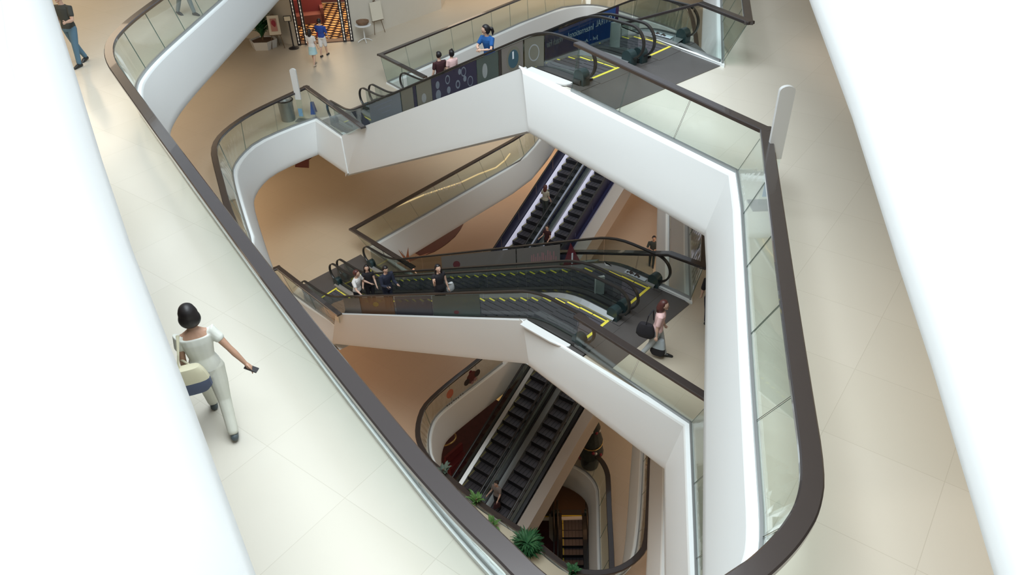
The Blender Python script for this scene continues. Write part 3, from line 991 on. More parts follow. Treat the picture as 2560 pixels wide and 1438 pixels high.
EO = {}
EO['AB1'] = escalator(eAB1, 'near escalator of the upper pair, posters on its glass, the woman in blue riding it', yellow_side=1)
EO['AB2'] = escalator(eAB2, 'far escalator of the upper pair, with the large blue banner along its glass', yellow_side=1)
EO['BC1'] = escalator(eBC1, 'near escalator of the middle pair, three riders near its foot', yellow_side=1)
EO['BC2'] = escalator(eBC2, 'far escalator of the middle pair, with a row of yellow step dashes', yellow_side=1)
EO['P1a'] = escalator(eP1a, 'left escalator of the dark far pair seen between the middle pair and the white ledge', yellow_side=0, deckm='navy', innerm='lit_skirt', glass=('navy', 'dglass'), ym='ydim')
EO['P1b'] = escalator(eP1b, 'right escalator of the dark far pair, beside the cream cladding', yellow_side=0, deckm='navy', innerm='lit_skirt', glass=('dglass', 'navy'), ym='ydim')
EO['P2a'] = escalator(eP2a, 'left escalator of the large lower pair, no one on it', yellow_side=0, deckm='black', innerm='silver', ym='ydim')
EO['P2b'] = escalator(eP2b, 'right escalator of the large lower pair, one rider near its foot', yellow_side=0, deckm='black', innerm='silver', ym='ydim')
EO['F1'] = escalator(eF1, 'small dim escalator at the very bottom, lit orange at its head', deckm='black', innerm='deck')
EO['F2'] = escalator(eF2, 'maroon-shadowed escalator left of the small dim one at the very bottom', deckm='black', innerm='silver')
ex1 = EO['AB1']; lt = -.012
pn = panel(eAB1, lt, 880, 905, M['p_pale'], ex1, label='pale grey glass film')
pn = panel(eAB1, lt, 906, 925, M['p_stripe'], ex1, slant=.75, label='slanted navy stripe')
pn = panel(eAB1, lt, 926, 1003, M['p_steel'], ex1, label='steel blue poster with faint lines')
a = s_at(eAB1, lt, .5, 990); b = s_at(eAB1, lt, .5, 930)
for k in range(4):
    bar(eAB1, lt, a+.15+k*.1, b-.2-k*.25, .72-k*.15, .755-k*.15, M['dimink'], pn, 'printed_line', .009)
pn = panel(eAB1, lt, 1005, 1034, M['p_olive'], ex1, label='grey green poster')
pn = panel(eAB1, lt, 1035, 1042, M['p_stripe'], ex1)
pn = panel(eAB1, lt, 1043, 1080, M['p_olive'], ex1, label='olive grey poster with faint flowers')
disc(eAB1, lt, s_at(eAB1, lt, .5, 1060), .4, .14, M['p_pale'], pn, name='flower', th=.009)
pn = panel(eAB1, lt, 1081, 1192, M['p_navy'], ex1, label='navy poster with faint round watch faces')
for x, z, r, k in ((1095, .62, .11, 0), (1097, .33, .15, 0), (1120, .66, .13, .3), (1123, .36, .1, 0), (1145, .42, .12, .4), (1150, .74, .08, 0), (1160, .7, .13, .25), (1163, .5, .08, 0), (1176, .38, .14, .2)):
    disc(eAB1, lt, s_at(eAB1, lt, z, x), z, r, M['dimink'], pn, k, 'watch_face', th=.009)
pn = panel(eAB1, lt, 1193, 1246, M['p_green'], ex1, label='green grey poster with a pale leaf shape')
disc(eAB1, lt, s_at(eAB1, lt, .5, 1213), .5, .12, M['p_pale'], pn, name='leaf', th=.009, sq=1.6)
pn = panel(eAB1, lt, 1247, 1254, M['black'], ex1, label='dark divider')
pn = panel(eAB1, lt, 1255, 1308, M['p_warm'], ex1, label='warm grey poster with a large teal watch')
q = s_at(eAB1, lt, .5, 1284)
disc(eAB1, lt, q, .52, .30, M['p_olive'], pn, 0, 'watch_case', th=.009)
disc(eAB1, lt, q, .52, .22, M['teal'], pn, 0, 'watch_dial', th=.012)
bar(eAB1, lt, q-.03, q+.03, .52, .70, M['ink'], pn, 'watch_hand', .015)
pn = panel(eAB1, lt, 1312, 1360, M['p_olive'], ex1, label='grey poster with a faint circle')
disc(eAB1, lt, s_at(eAB1, lt, .5, 1335), .5, .2, M['p_pale'], pn, .15, 'circle', th=.009)
# the large banner on the glass behind, its lettering running right to left
ex2 = EO['AB2']; lt2 = eAB2.W-.04
bn = panel(eAB2, lt2, 1362, 1545, M['p_blue'], ex2, z0=.12, z1=.90, name='banner', straight=True, label='large blue banner, lettering reversed')
sa, sb = s_at(eAB2, lt2, .5, 1545), s_at(eAB2, lt2, .5, 1362)
base = eAB2.p(sb, lt2, 0)
dd = (eAB2.p(sb-.4, lt2, 0)-base)/.4
nn = V(eAB2.T0-eAB2.T1, 0).normalized()
exv = (-dd).normalized()          # reading direction: from the upper end down
eyv = Vector((0, 0, 1))
def bpt(u, z):                     # u: 0 lower end .. 1 upper end
    return base + dd*((sb-sa)*u) + Vector((0, 0, z)) + nn*.012
blen = (dd*(sb-sa)).length
lettering('CENTRAL', bpt(.84, .66), exv, eyv, blen*.24, .17, M['ink'], bn)
lettering('International', bpt(.52, .62), exv, eyv, blen*.34, .17, M['ink'], bn)
lettering('Watch Fair', bpt(.155, .60), exv, eyv, blen*.25, .19, M['ink'], bn)
lettering('Jul - Aug', bpt(.64, .27), exv, eyv, blen*.24, .13, M['ink'], bn)
mb = MB()
q0, q1 = bpt(.965, .12), bpt(1.0, .12)
mb.poly([q0, q1, q1+eyv*.78, q0+eyv*.78]); mb.quadstrip([q0, q1, q1+eyv*.78, q0+eyv*.78], [p-nn*.008 for p in (q0, q1, q1+eyv*.78, q0+eyv*.78)], 0, True)
obj('end_strip', mb, M['p_purple'], bn)

# middle pair films
ex3 = EO['BC1']; ex4 = EO['BC2']
M['amber'] = film('amber_film', (.17, .09, .045), alpha=.6)
M['slate'] = film('slate_film', (.05, .05, .065), alpha=.6)
M['dred'] = film('dull_red_film', (.13, .02, .03), alpha=.7)
M['dyel'] = film('dull_yellow_film', (.28, .20, .03), alpha=.6)
pn = panel(eBC1, lt, 862, 902, M['p_warm'], ex3, label='grey film')
pn = panel(eBC1, lt, 903, 985, M['amber'], ex3, slant=0, label='amber poster with a yellow blob')
disc(eBC1, lt, s_at(eBC1, lt, .6, 940), .6, .18, M['dyel'], pn, 0, 'blob', th=.009, sq=.5)
pn = panel(eBC1, lt, 990, 1080, M['slate'], ex3, z0=.17, z1=.87, label='slate film')
pn = panel(eBC1, lt, 1083, 1200, M['p_green'], ex3, label='dark olive film')
disc(eBC1, lt, s_at(eBC1, lt, .3, 1142), .3, .12, M['dred'], pn, 0, 'red_mark', th=.009, sq=.5)
lt4 = eBC2.W-.03
pn = panel(eBC2, lt4, 1105, 1290, M['p_warm'], ex4, label='dim poster strip with a red patch')
disc(eBC2, lt4, s_at(eBC2, lt4, .5, 1142), .5, .2, M['dred'], pn, 0, 'red_mark', th=.009, sq=.7)
pn = panel(eBC2, lt4, 1292, 1400, M['p_warm'], ex4, label='grey poster with pink glyph strokes')
random.seed(3)
for k in range(13):
    q = s_at(eBC2, lt4, .45, 1330+k*5)
    z0 = random.uniform(.3, .4)
    bar(eBC2, lt4, q-.02, q+.02, z0, z0+random.uniform(.15, .38), M['pinkink'], pn, 'glyph', .009)
q = s_at(eBC2, lt4, .5, 1430)
mb = MB()
nv = V(eBC2.T0-eBC2.T1, 0).normalized()*.01
mb.poly([eBC2.p(q+.30, lt4, .16)+nv, eBC2.p(q-.34, lt4, .16)+nv, eBC2.p(q+.06, lt4, .88)+nv])
mb.poly([eBC2.p(q+.30, lt4, .16)-nv, eBC2.p(q-.34, lt4, .16)-nv, eBC2.p(q+.06, lt4, .88)-nv])
pn = obj('red_triangle', mb, M['dred'], ex4, label='red pointed sticker')
bar(eBC2, lt4, q-.05, q+.0, .2, .55, M['ink'], pn, 'white_stroke', .016)

# white skirt stickers with dark figures
def skirt_sticker(e, q0, q1, parent):
    inn = (e.W-1.0)/2
    mb = MB()
    lat = e.W-inn*.55
    z = .135
    pts = [e.p(q0, lat-.07, z), e.p(q1, lat-.07, z), e.p(q1, lat+.07, z+.01), e.p(q0, lat+.07, z+.01)]
    mb.poly(pts); mb.quadstrip(pts, [p-Vector((0, 0, .01)) for p in pts], 0, True)
    s = obj('sticker', mb, M['ink'], parent, label='white lettered sticker')
    for k in range(7):
        q = q0 + (q1-q0)*(.30+.085*k) if k < 3 else q0+(q1-q0)*(.34+.085*k)
        mb = MB()
        a = [e.p(q, lat-.055+.03*(k % 2), z+.012), e.p(q+.05, lat-.055+.03*(k % 2), z+.012), e.p(q+.05, lat+.01+.04*(k % 3), z+.015), e.p(q, lat+.01+.04*(k % 3), z+.015)]
        mb.poly(a)
        obj('figure', mb, M['darkink'], s)
skirt_sticker(eAB2, .62, 1.25, ex2)
skirt_sticker(eBC2, .62, 1.25, ex4)

# small white notice post between the two units at each head
def notice_post(p, ang, h, label):
    t = thing('notice_stand', label, 'sign', p)
    m3 = Matrix.Rotation(ang, 3, 'Z')
    mb = MB()
    mb.box(p+Vector((0, 0, .02)), (.42, .16, .04), ang)
    obj('foot', mb, M['black'], t)
    mb = MB()
    mb.box(p+Vector((0, 0, .04+h/2)), (.24, .07, h), ang-R(30))
    obj('panel', mb, M['white_bright'], t)
pA = (V(eAB1.xy(.95, eAB1.W+.2), ZA))
notice_post(P(1536, 124, ZA+.05)*1.0, R(42), .62, 'small white notice on a black foot between the upper escalators')
notice_post(P(1497, 738, ZB+.05)*1.0, R(42), .52, 'small white notice on a black foot between the middle escalators')

# ------------------------------------------------------------------ tall white pillar signs
def pillar_sign(p, ang, label, h=2.0, wd=.23):
    t = thing('pillar_sign', label, 'sign', p)
    m3 = Matrix.Rotation(ang, 3, 'Z')
    mb = MB()
    mb.box(p+Vector((0, 0, .015)), (.46, .34, .03), ang)
    obj('base', mb, M['grey_metal'], t)
    mb = MB()
    a = []
    for k in range(9):
        th = math.pi*k/8
        a.append((wd/2*math.cos(th), h-.08+.08*math.sin(th)))
    zc = h*.42
    prof = [(wd/2*.95, zc)] + a + [(-wd/2*.95, zc)]
    f = [p+m3 @ Vector((x, -.035, z)) for x, z in prof]; b = [p+m3 @ Vector((x, .035, z)) for x, z in prof]
    mb.quadstrip(f, b, 0, True); mb.poly(f); mb.poly(b)
    obj('panel', mb, M['white'], t, True)
    mb = MB()
    mb.box(p+Vector((0, 0, .03+(zc-.03)/2)), (wd*.88, .05, zc-.03), ang)
    obj('glass_foot', mb, M['glass'], t)
    mb = MB()
    mb.box(p+m3 @ Vector((0, -.05, .35)), (wd*.7, .01, .3), ang)
    obj('blue_label', mb, M['sblue'], t, label='pale blue printed patch')
M['sblue'] = mat('sign_blue', (.20, .38, .62), .4)
pillar_sign(P(1910, 515, ZA), R(0), 'tall white pillar sign standing on the right walkway behind the balustrade')
pillar_sign(P(757, 302, ZB), R(-10), 'tall white pillar sign standing near the curved balustrade beside the bin')
pillar_sign(P(692, 762, ZC)+Vector((0, 0, 0)), R(-20), 'white pillar sign whose top shows just right of the near rail')

# bin and blue stand near the B sign
t = thing('litter_bin', 'round glassy grey bin beside the pillar sign at the curved balustrade', 'bin', P(722, 300, ZB))
c = P(722, 300, ZB)
mb = MB(); mb.lathe(c, [(.24, 0), (.26, .05), (.27, .70), (.30, .74), (.30, .80), (.25, .80), (.22, .72)], 18); obj('body', mb, M['grey_metal'], t, True)
mb = MB(); mb.tube([c+Vector((.29*math.cos(a), .29*math.sin(a), .79)) for a in [2*math.pi*k/18 for k in range(18)]], .025, 0, 6, True); obj('rim', mb, M['black'], t)
c = P(785, 283, ZB)
t = thing('floor_sign', 'small blue folding floor sign near the upper escalator foot', 'sign', c)
for sg in (-1, 1):
    mb = MB()
    a = [c+Vector((-.10, sg*.14, 0)), c+Vector((.10, sg*.14, 0)), c+Vector((.06, sg*.02, .45)), c+Vector((-.06, sg*.02, .45))]
    mb.hexa([a[0], a[1], a[1]+Vector((0, .012, 0)), a[0]+Vector((0, .012, 0)), a[3], a[2], a[2]+Vector((0, .012, 0)), a[3]+Vector((0, .012, 0))])
    obj('leaf', mb, M['sblue2'] if 'sblue2' in M else M.setdefault('sblue2', mat('deep_blue', (.03, .08, .32), .4)), t)

# ------------------------------------------------------------------ restaurant front on level B
wl = [Vector((-16, 38.4)), Vector((-9.85, 35.5))]
dl, dr = Vector((-9.85, 35.5)), Vector((-7.25, 35.9))
wr = [Vector((-7.25, 35.9)), Vector((-3.35, 41.04))]
def vwall(n, a, b, z0, z1, m, th=.25):
    d = (b-a).normalized(); nn = Vector((-d.y, d.x))*th
    mb = MB(); mb.hexa([V(a, z0), V(b, z0), V(b+nn, z0), V(a+nn, z0), V(a, z1), V(b, z1), V(b+nn, z1), V(a+nn, z1)])
    return struct(n, mb, m)
vwall('wall_restaurant', wl[0], wl[1], ZB, ZA-1.25, M['wall'])
vwall('wall_restaurant', wr[0], wr[1], ZB, ZA-1.25, M['wall'])
vwall('wall_corridor', Vector((-3.35, 41.04)), Vector((-3.1, 44.5)), ZB, ZA-1.25, M['wall'])
vwall('wall_restaurant', Vector((-15, 43)), Vector((-3.3, 43)), ZB, ZA-1.25, M['maroon'])
M['maroon2'] = mat('maroon_wall', (.13, .035, .03), .6)
# patterned restaurant floor
pm = mat('gold_black_tiles', (.5, .3, .1), .25)
nt = pm.node_tree
tc = nt.nodes.new('ShaderNodeTexCoord'); mp = nt.nodes.new('ShaderNodeMapping'); mp.inputs['Rotation'].default_value = (0, 0, R(28))
ck = nt.nodes.new('ShaderNodeTexBrick')
ck.offset = .5; ck.inputs['Scale'].default_value = 1; ck.inputs['Brick Width'].default_value = .42; ck.inputs['Row Height'].default_value = .36
ck.inputs['Mortar Size'].default_value = .085; ck.inputs['Mortar Smooth'].default_value = .2
ck.inputs['Color1'].default_value = (.78, .50, .24, 1); ck.inputs['Color2'].default_value = (.62, .36, .14, 1); ck.inputs['Mortar'].default_value = (.03, .015, .012, 1)
nt.links.new(tc.outputs['Object'], mp.inputs[0]); nt.links.new(mp.outputs[0], ck.inputs[0]); nt.links.new(ck.outputs[0], nt.nodes['Principled BSDF'].inputs['Base Color'])
mb = MB(); pts = [V(p, ZB+.02) for p in (dl+Vector((0, .3)), dr+Vector((-.1, .35)), Vector((-4.4, 42.8)), Vector((-14, 42.8)), Vector((-14, 38.0)))]
mb.poly(pts); struct('floor', mb, pm)
area('restaurant_lamp', (-8.8, 39.4, ZA-1.6), 3.5, 3.0, 230, (1, .74, .45))
mb = MB(); d = (dr-dl).normalized(); n2 = Vector((-d.y, d.x))
mb.hexa([V(dl, ZB), V(dr, ZB), V(dr+n2*.45, ZB), V(dl+n2*.45, ZB), V(dl, ZB+.05), V(dr, ZB+.05), V(dr+n2*.45, ZB+.05), V(dl+n2*.45, ZB+.05)])
struct('trim_8', mb, mat('threshold_brown', (.16, .09, .06), .4))
door = thing('entrance_portal', 'black portal studded with tiny lights framing the restaurant opening', 'door frame', V(dl, ZB))
M['dot'] = mat('pearl_stud', (.8, .76, .7), .3, emit=(1, .9, .75), es=.6)
for base_, nm in ((dl+d*.08, 0), (dl+d*.42, 1), (dr-d*.42, 2), (dr-d*.08, 3)):
    mb = MB(); c = V(base_, ZB+1.85); mb.box(c, (.16, .16, 3.7), math.atan2(d.y, d.x))
    jm = obj('jamb', mb, M['black'], door)
    mb = MB()
    mb.box(V(base_-n2*.083, ZB+1.86), (.012, .012, 3.5), math.atan2(d.y, d.x))
    for k in range(22):
        mb.box(V(base_-n2*.085, ZB+.12+k*.165), (.035, .02, .05), math.atan2(d.y, d.x))
    obj('light_studs', mb, M['dot'], jm)
mb = MB(); mb.box(V((dl+dr)/2, ZB+3.62), ((dr-dl).length, .2, .2), math.atan2(d.y, d.x)); obj('lintel', mb, M['black'], door)
# red sofa and table inside
M['sofa'] = mat('sofa_red', (.17, .025, .03), .6)
c = V((-10.1, 39.2), ZB+.02)
t = thing('booth_sofa', 'dark red booth sofa inside the restaurant opening', 'sofa', c)
mb = MB(); mb.box(c+Vector((0, 0, .22)), (1.6, .8, .42), R(15)); obj('seat', mb, M['maroon2'], t)
mb = MB(); mb.box(c+Vector((-.1, .42, .62)), (1.6, .2, .85), R(15)); obj('backrest', mb, M['sofa'], t)
for sx in (-.75, .75):
    mb = MB(); mb.box(c+Matrix.Rotation(R(15), 3, 'Z') @ Vector((sx, 0, .38)), (.16, .8, .7), R(15)); obj('armrest', mb, M['maroon2'], t)

# stanchion with little sign
c = P(735, 121, ZB)
t = thing('menu_stand', 'black post with a round foot and small cream card, left of the portal', 'sign', c)
mb = MB(); mb.lathe(c, [(.24, 0), (.24, .03), (.06, .08), (.05, .12)], 20); obj('foot', mb, M['black'], t, True)
mb = MB(); mb.tube([c+Vector((0, 0, .1)), c+Vector((0, 0, 1.25))], .035); obj('post', mb, M['black'], t)
mb = MB(); mb.box(c+Vector((-.03, -.03, 1.38)), (.34, .03, .26), R(12)); fr = obj('frame', mb, M['black'], t)
mb = MB(); mb.box(c+Vector((-.03, -.05, 1.38)), (.28, .012, .2), R(12)); obj('card', mb, mat('cream_card', (.75, .68, .52), .5), fr)

def easel(c, ang, label, bw, bh, boardm, picm=None, h=1.55):
    t = thing('easel', label, 'easel', c)
    m3 = Matrix.Rotation(ang, 3, 'Z')
    for x, y in ((-.3, -.18), (.3, -.18), (0, .35)):
        mb = MB(); mb.tube([c+m3 @ Vector((x, y, 0)), c+m3 @ Vector((x*.15, .02, h))], .017, 0, 6); obj('leg', mb, M['woodd'], t)
    mb = MB(); mb.box(c+m3 @ Vector((0, -.12, .62)), (bw*1.05, .05, .03), ang); obj('shelf', mb, M['woodd'], t)
    mb = MB(); mb.box(c+m3 @ Vector((0, -.10, .64+bh/2)), (bw, .03, bh), ang, 0, R(-7)); b = obj('board', mb, boardm, t)
    if picm:
        mb = MB(); mb.box(c+m3 @ Vector((0, -.125, .66+bh/2)), (bw*.55, .01, bh*.66), ang, 0, R(-7)); p_ = obj('picture', mb, picm, b)
        mb = MB(); mb.ball(c+m3 @ Vector((0, -.135, .72+bh/2)), (bw*.2, .006, bh*.2), 0, 12, 6)
        obj('motif', mb, M['red'], b)
M['woodd'] = mat('dark_wood', (.14, .09, .05), .5)
M['paper'] = mat('cream_paper', (.66, .61, .50), .6)
easel(P(697, 119, ZB), R(8), 'wooden easel with a white framed red picture beside the potted plant', .52, .85, M['paper'], mat('pinkish_print', (.45, .22, .18), .6))
easel(P(945, 82, ZB), R(40), 'wooden easel with a blank cream board right of the portal', .62, .85, M['paper'])
c = P(913, 104, ZB)
t = thing('pedestal_table', 'small white round pedestal table right of the portal', 'table', c)
mb = MB(); mb.lathe(c, [(.36, .74), (.38, .76), (.38, .79), (.36, .80)], 24); obj('top', mb, M['white'], t, True)
mb = MB(); mb.lathe(c, [(.035, .1), (.03, .74)], 10); obj('column', mb, M['white'], t, True)
for k in range(4):
    a = R(20+90*k)
    mb = MB(); mb.tube([c+Vector((0, 0, .16)), c+Vector((.2*math.cos(a), .2*math.sin(a), .1)), c+Vector((.34*math.cos(a), .34*math.sin(a), .012))], .022, 0, 6); obj('foot', mb, M['white'], t)
mb = MB(); cc = c+Vector((0, 0, .80))
mb.lathe(cc, [(.2, 0), (.3, .10), (.31, .18), (.27, .18), (.24, .1)], 16)
tag(obj('wicker_basket', mb, mat('brown_wicker', (.20, .12, .07), .8, noise=.4, nscale=12), None, True), 'brown wicker basket standing on the small white table', 'basket')

# potted plants
def leafy(mb, c, n, r, h, lw, seed, droop=.5, mi=0, up0=.3):
    rnd = random.Random(seed)
    for k in range(n):
        a = rnd.uniform(0, 2*math.pi); rr = r*rnd.uniform(.5, 1); hh = h*rnd.uniform(.55, 1)
        d = Vector((math.cos(a), math.sin(a), 0)); s = Vector((-d.y, d.x, 0))
        base = c+Vector((rnd.uniform(-.05, .05), rnd.uniform(-.05, .05), rnd.uniform(0, h*up0)))
        L_, R_ = [], []
        for i in range(6):
            u = i/5
            p = base + d*(rr*u) + Vector((0, 0, hh*(u*1.4-droop*u*u*1.6)))
            w_ = lw*math.sin(math.pi*min(1, .12+u*.88))*(1 if i < 5 else .1)
            L_.append(p+s*w_+Vector((0, 0, .01))); R_.append(p-s*w_)
        mb.quadstrip(L_, [((l+r_)/2)-Vector((0, 0, .02)) for l, r_ in zip(L_, R_)], mi)
        mb.quadstrip([((l+r_)/2)-Vector((0, 0, .02)) for l, r_ in zip(L_, R_)], R_, mi)
M['leaf'] = mat('deep_green_leaf', (.035, .13, .05), .5, noise=.4, nscale=6)
M['leaf2'] = mat('fresh_green_leaf', (.10, .22, .06), .5, noise=.4, nscale=6)
M['leaf3'] = mat('grey_green_leaf', (.10, .15, .12), .5, noise=.3, nscale=6)
M['soil'] = mat('brown_soil', (.12, .07, .045), .9)
c = P(662, 118, ZB)
t = thing('potted_plant', 'tall green plant in a hexagonal white planter, half behind the white ledge', 'potted plant', c)
mb = MB(); mb.lathe(c, [(.58, 0), (.66, .38), (.60, .38), (.58, .30)], 6); obj('planter', mb, M['white'], t)
mb = MB(); mb.lathe(c, [(.58, .28), (.5, .34)], 6); obj('soil', mb, M['soil'], t)
mb = MB(); mb.tube([c+Vector((0, 0, .3)), c+Vector((.05, 0, 1.3))], .05); obj('stem', mb, M['woodd'], t)
mb = MB(); leafy(mb, c+Vector((0, 0, .45)), 260, .6, .9, .06, 5, .5, 0, 1.8); obj('foliage', mb, M['leaf'], t)

# planter box along the near rail of level D, with its plants
dseg = smoothline(px([(1060, 1150), (1082, 1168), (1200, 1259), (1265, 1302), (1318, 1336), (1372, 1383), (1415, 1416), (1460, 1432)], ZD+1.1), 1)
o_in, o_out = offset(dseg, -.12), offset(dseg, -.95)
mb = MB()
zt = ZD+.95
A = [V(p, ZD) for p in o_in]; B_ = [V(p, zt) for p in o_in]; C_ = [V(p, zt) for p in o_out]; D_ = [V(p, ZD) for p in o_out]
mb.quadstrip(A, B_); mb.quadstrip(B_, C_); mb.quadstrip(C_, D_); mb.poly([A[0], B_[0], C_[0], D_[0]]); mb.poly([A[-1], B_[-1], C_[-1], D_[-1]])
tag(obj('planter_box', mb, mat('cream_stone', (.50, .45, .34), .5)), 'long cream planter box along the rail of the lower void', 'planter')
for x, y, m, n, r, h, lw, lab, sd in ((1110, 1185, 'leaf3', 26, .35, .5, .05, 'grey-green spiky plant at the left end of the long planter box', 1),
        (1192, 1262, 'leaf2', 26, .36, .6, .045, 'light green palm in the planter box, left of the larger bush', 2),
        (1232, 1318, 'leaf2', 22, .34, .5, .045, 'small fresh green palm between the left palm and the dark bush', 3),
        (1318, 1385, 'leaf', 420, .55, .6, .032, 'large dark green bush in the long planter box', 4),
        (1432, 1440, 'leaf', 30, .26, .55, .05, 'little dark green plant at the bottom end of the planter box', 6)):
    c = P(x, y, zt)
    t = thing('planter_plant', lab, 'plant', c)
    mb = MB(); leafy(mb, c, n, r, h, lw, sd, .5, 0, .8 if n > 100 else .2); obj('foliage', mb, M[m], t)
    mb = MB(); mb.tube([c-Vector((0, 0, .02)), c+Vector((0, 0, h*.5))], .025, 0, 6); obj('stem', mb, M['woodd'], t)

# ------------------------------------------------------------------ lower decor
def flat(name, l, z, m, label, cat, h=.02, smooth_it=1):
    pts = smoothline([v2(P(x, y, z)) for x, y in l], smooth_it, True)
    mb = MB(); mb.poly([V(p, z+h) for p in pts]); mb.quadstrip([V(p, z+.001) for p in pts], [V(p, z+h) for p in pts], 0, True)
    tag(obj(name, mb, m), label, cat)
flat('curved_carpet', [(1040, 640), (1075, 636), (1115, 612), (1145, 585), (1165, 548), (1180, 500), (1120, 520), (1010, 600)], ZD, M['maroon2'], 'dark red carpet with a curved edge on the orange-brown floor', 'carpet')
flat('doormat', [(738, 418), (772, 420), (772, 400), (800, 380), (740, 385)], ZC, M['maroon2'], 'small dark red mat under the white curved ledge', 'mat', smooth_it=0)
flat('dark_carpet', [(1010, 1290), (1230, 1330), (1420, 1010), (1420, 880), (1200, 900), (1080, 1020), (1020, 1120)], ZE, M['maroon'], 'large very dark maroon carpet left of the big lower escalators', 'carpet')
flat('maroon_floor_mat', [(1230, 1288), (1392, 1288), (1396, 1440), (1230, 1440)], ZF, M['maroon'], 'maroon carpet beside the small escalator at the very bottom', 'carpet', smooth_it=0)
# golden light line on floor C behind the lettered glass
pts = [V(v2(P(x, y, ZC)), ZC+.02) for x, y in ((985, 520), (1060, 488), (1150, 458), (1195, 437), (1240, 420), (1262, 402), (1275, 385))]
M['led'] = mat('warm_led', (.7, .5, .25), .4, emit=(1, .72, .38), es=.55)
mb = MB(); mb.sweep(pts, [(-.03, -.018), (-.03, .02), (.03, .02), (.03, -.018)])
tag(obj('light_strip', mb, M['led']), 'thin golden light strip on the floor behind the lettered glass', 'light strip')
# faint white glyphs on the C glass
gp = thing('glass_lettering', 'row of faint white glyphs stuck on the sloping glass balustrade', 'lettering', P(1108, 480, ZC+.55))
random.seed(11)
e0, e1 = V((-5.95, 25.0), 0), V((.4, 32.5), 0)
ev = (e1-e0).normalized()
c0, c1 = P(1060, 494, ZC+.6), P(1156, 462, ZC+.6)
dv = Vector(((c1-c0).x, (c1-c0).y, 0))
for k in range(15):
    u = (k+.3)/15
    if k in (4, 9):
        continue
    a = c0.lerp(c1, u)
    w_ = dv.normalized()
    mb = MB()
    hgt = .20
    for j in range(random.choice((1, 2))):
        b0 = a + w_*(j*.07)
        mb.hexa([b0, b0+w_*.028, b0+w_*.028+Vector((0, .006, 0)), b0+Vector((0, .006, 0)), b0+Vector((0, 0, hgt)), b0+w_*.028+Vector((0, 0, hgt)), b0+w_*.028+Vector((0, .006, hgt)), b0+Vector((0, .006, hgt))])
    if random.random() < .6:
        zz = random.choice((0, .09, .17))
        b0 = a+Vector((0, 0, zz))
        mb.hexa([b0, b0+w_*.1, b0+w_*.1+Vector((0, .006, 0)), b0+Vector((0, .006, 0)), b0+Vector((0, 0, .028)), b0+w_*.1+Vector((0, 0, .028)), b0+w_*.1+Vector((0, .006, .028)), b0+Vector((0, .006, .028))])
    obj('glyph', mb, film('faint_white', (.95, .92, .94), alpha=.6) if k == 0 else bpy.data.materials['faint_white'], gp)
# stickers on the D glass
def dglass(x, y, dz):
    return P(x, y, ZD+dz)
st = thing('glass_sticker', 'orange round sticker with dark little letters on the low curving glass', 'sticker', dglass(1126, 987, .6))
dirv = (V((-.5, 23.56), 0)-V((-2.93, 20.86), 0)).normalized(); nv = Vector((dirv.y, -dirv.x, 0))
def stick(c, r, m, parent, name, sq=1, th=.004, seg=16):
    mb = MB()
    o = [c + nv*.02 + dirv*(r*math.cos(a)) + Vector((0, 0, r*sq*math.sin(a))) for a in [2*math.pi*k/seg for k in range(seg)]]
    mb.poly([p+nv*th for p in o]); mb.quadstrip(o, [p+nv*th for p in o], 0, True)
    return obj(name, mb, m, parent)
stick(dglass(1124, 984, .62), .19, M['orange'], st, 'orange_disc', 1.15)
for k in range(8):
    stick(dglass(1117+k*5.6, 1014-k*4.4+(k % 3)*1.0, .30), .028, M['darkink'], st, 'letter', 1.3, .004, 6)
st = thing('glass_sticker', 'dark pink flower cluster sticker on the low curving glass', 'sticker', dglass(1178, 943, .6))
for dx, dy, r, m in ((0, 0, .30, 'maroon2'), (-12, 14, .16, 'darkink'), (14, -12, .17, 'darkink'), (4, -4, .12, 'pinkink'), (-8, 6, .10, 'pinkink'), (2, 14, .08, 'pinkink'), (9, 5, .09, 'pinkink'), (-3, -14, .09, 'red')):
    stick(dglass(1178+dx, 943+dy*.9, .55), r, M[m], st, 'petal', 1.0, .004 + (0 if r > .2 else .005 + r*.01), 10)
# copper star hanging over floor D
M['copper'] = mat('polished_copper', (.62, .27, .16), .22, metal=.9)
c = P(1018, 654, ZC-.9)
st = thing('copper_star', 'hanging polished copper star with long thin points', 'hanging decoration', c)
for k, (dx, dy, dz, r) in enumerate(((-.75, -.1, -.1, .09), (.95, .5, .1, .09), (.1, .1, .65, .09), (.55, -.55, -.5, .1), (-.3, -.5, -.5, .09), (.3, .7, -.2, .08), (-.4, .5, .3, .08))):
    mb = MB()
    d3 = Vector((dx, dy, dz)); s1 = d3.cross(Vector((.3, .2, 1))).normalized()*r; s2 = d3.cross(s1).normalized()*r
    ring = [c+s1, c+s2, c-s1, c-s2]
    for i in range(4):
        mb.poly([ring[i], ring[(i+1) % 4], c+d3])
    mb.poly(ring)
    obj('point', mb, M['copper'], st)
mb = MB(); mb.ball(c, .13, 0, 10, 6); obj('core', mb, M['copper'], st, True)
mb = MB(); mb.tube([c+Vector((0, 0, .1)), P(1003, 628, ZC-.1)], .008, 0, 5); obj('wire', mb, M['black'], st)
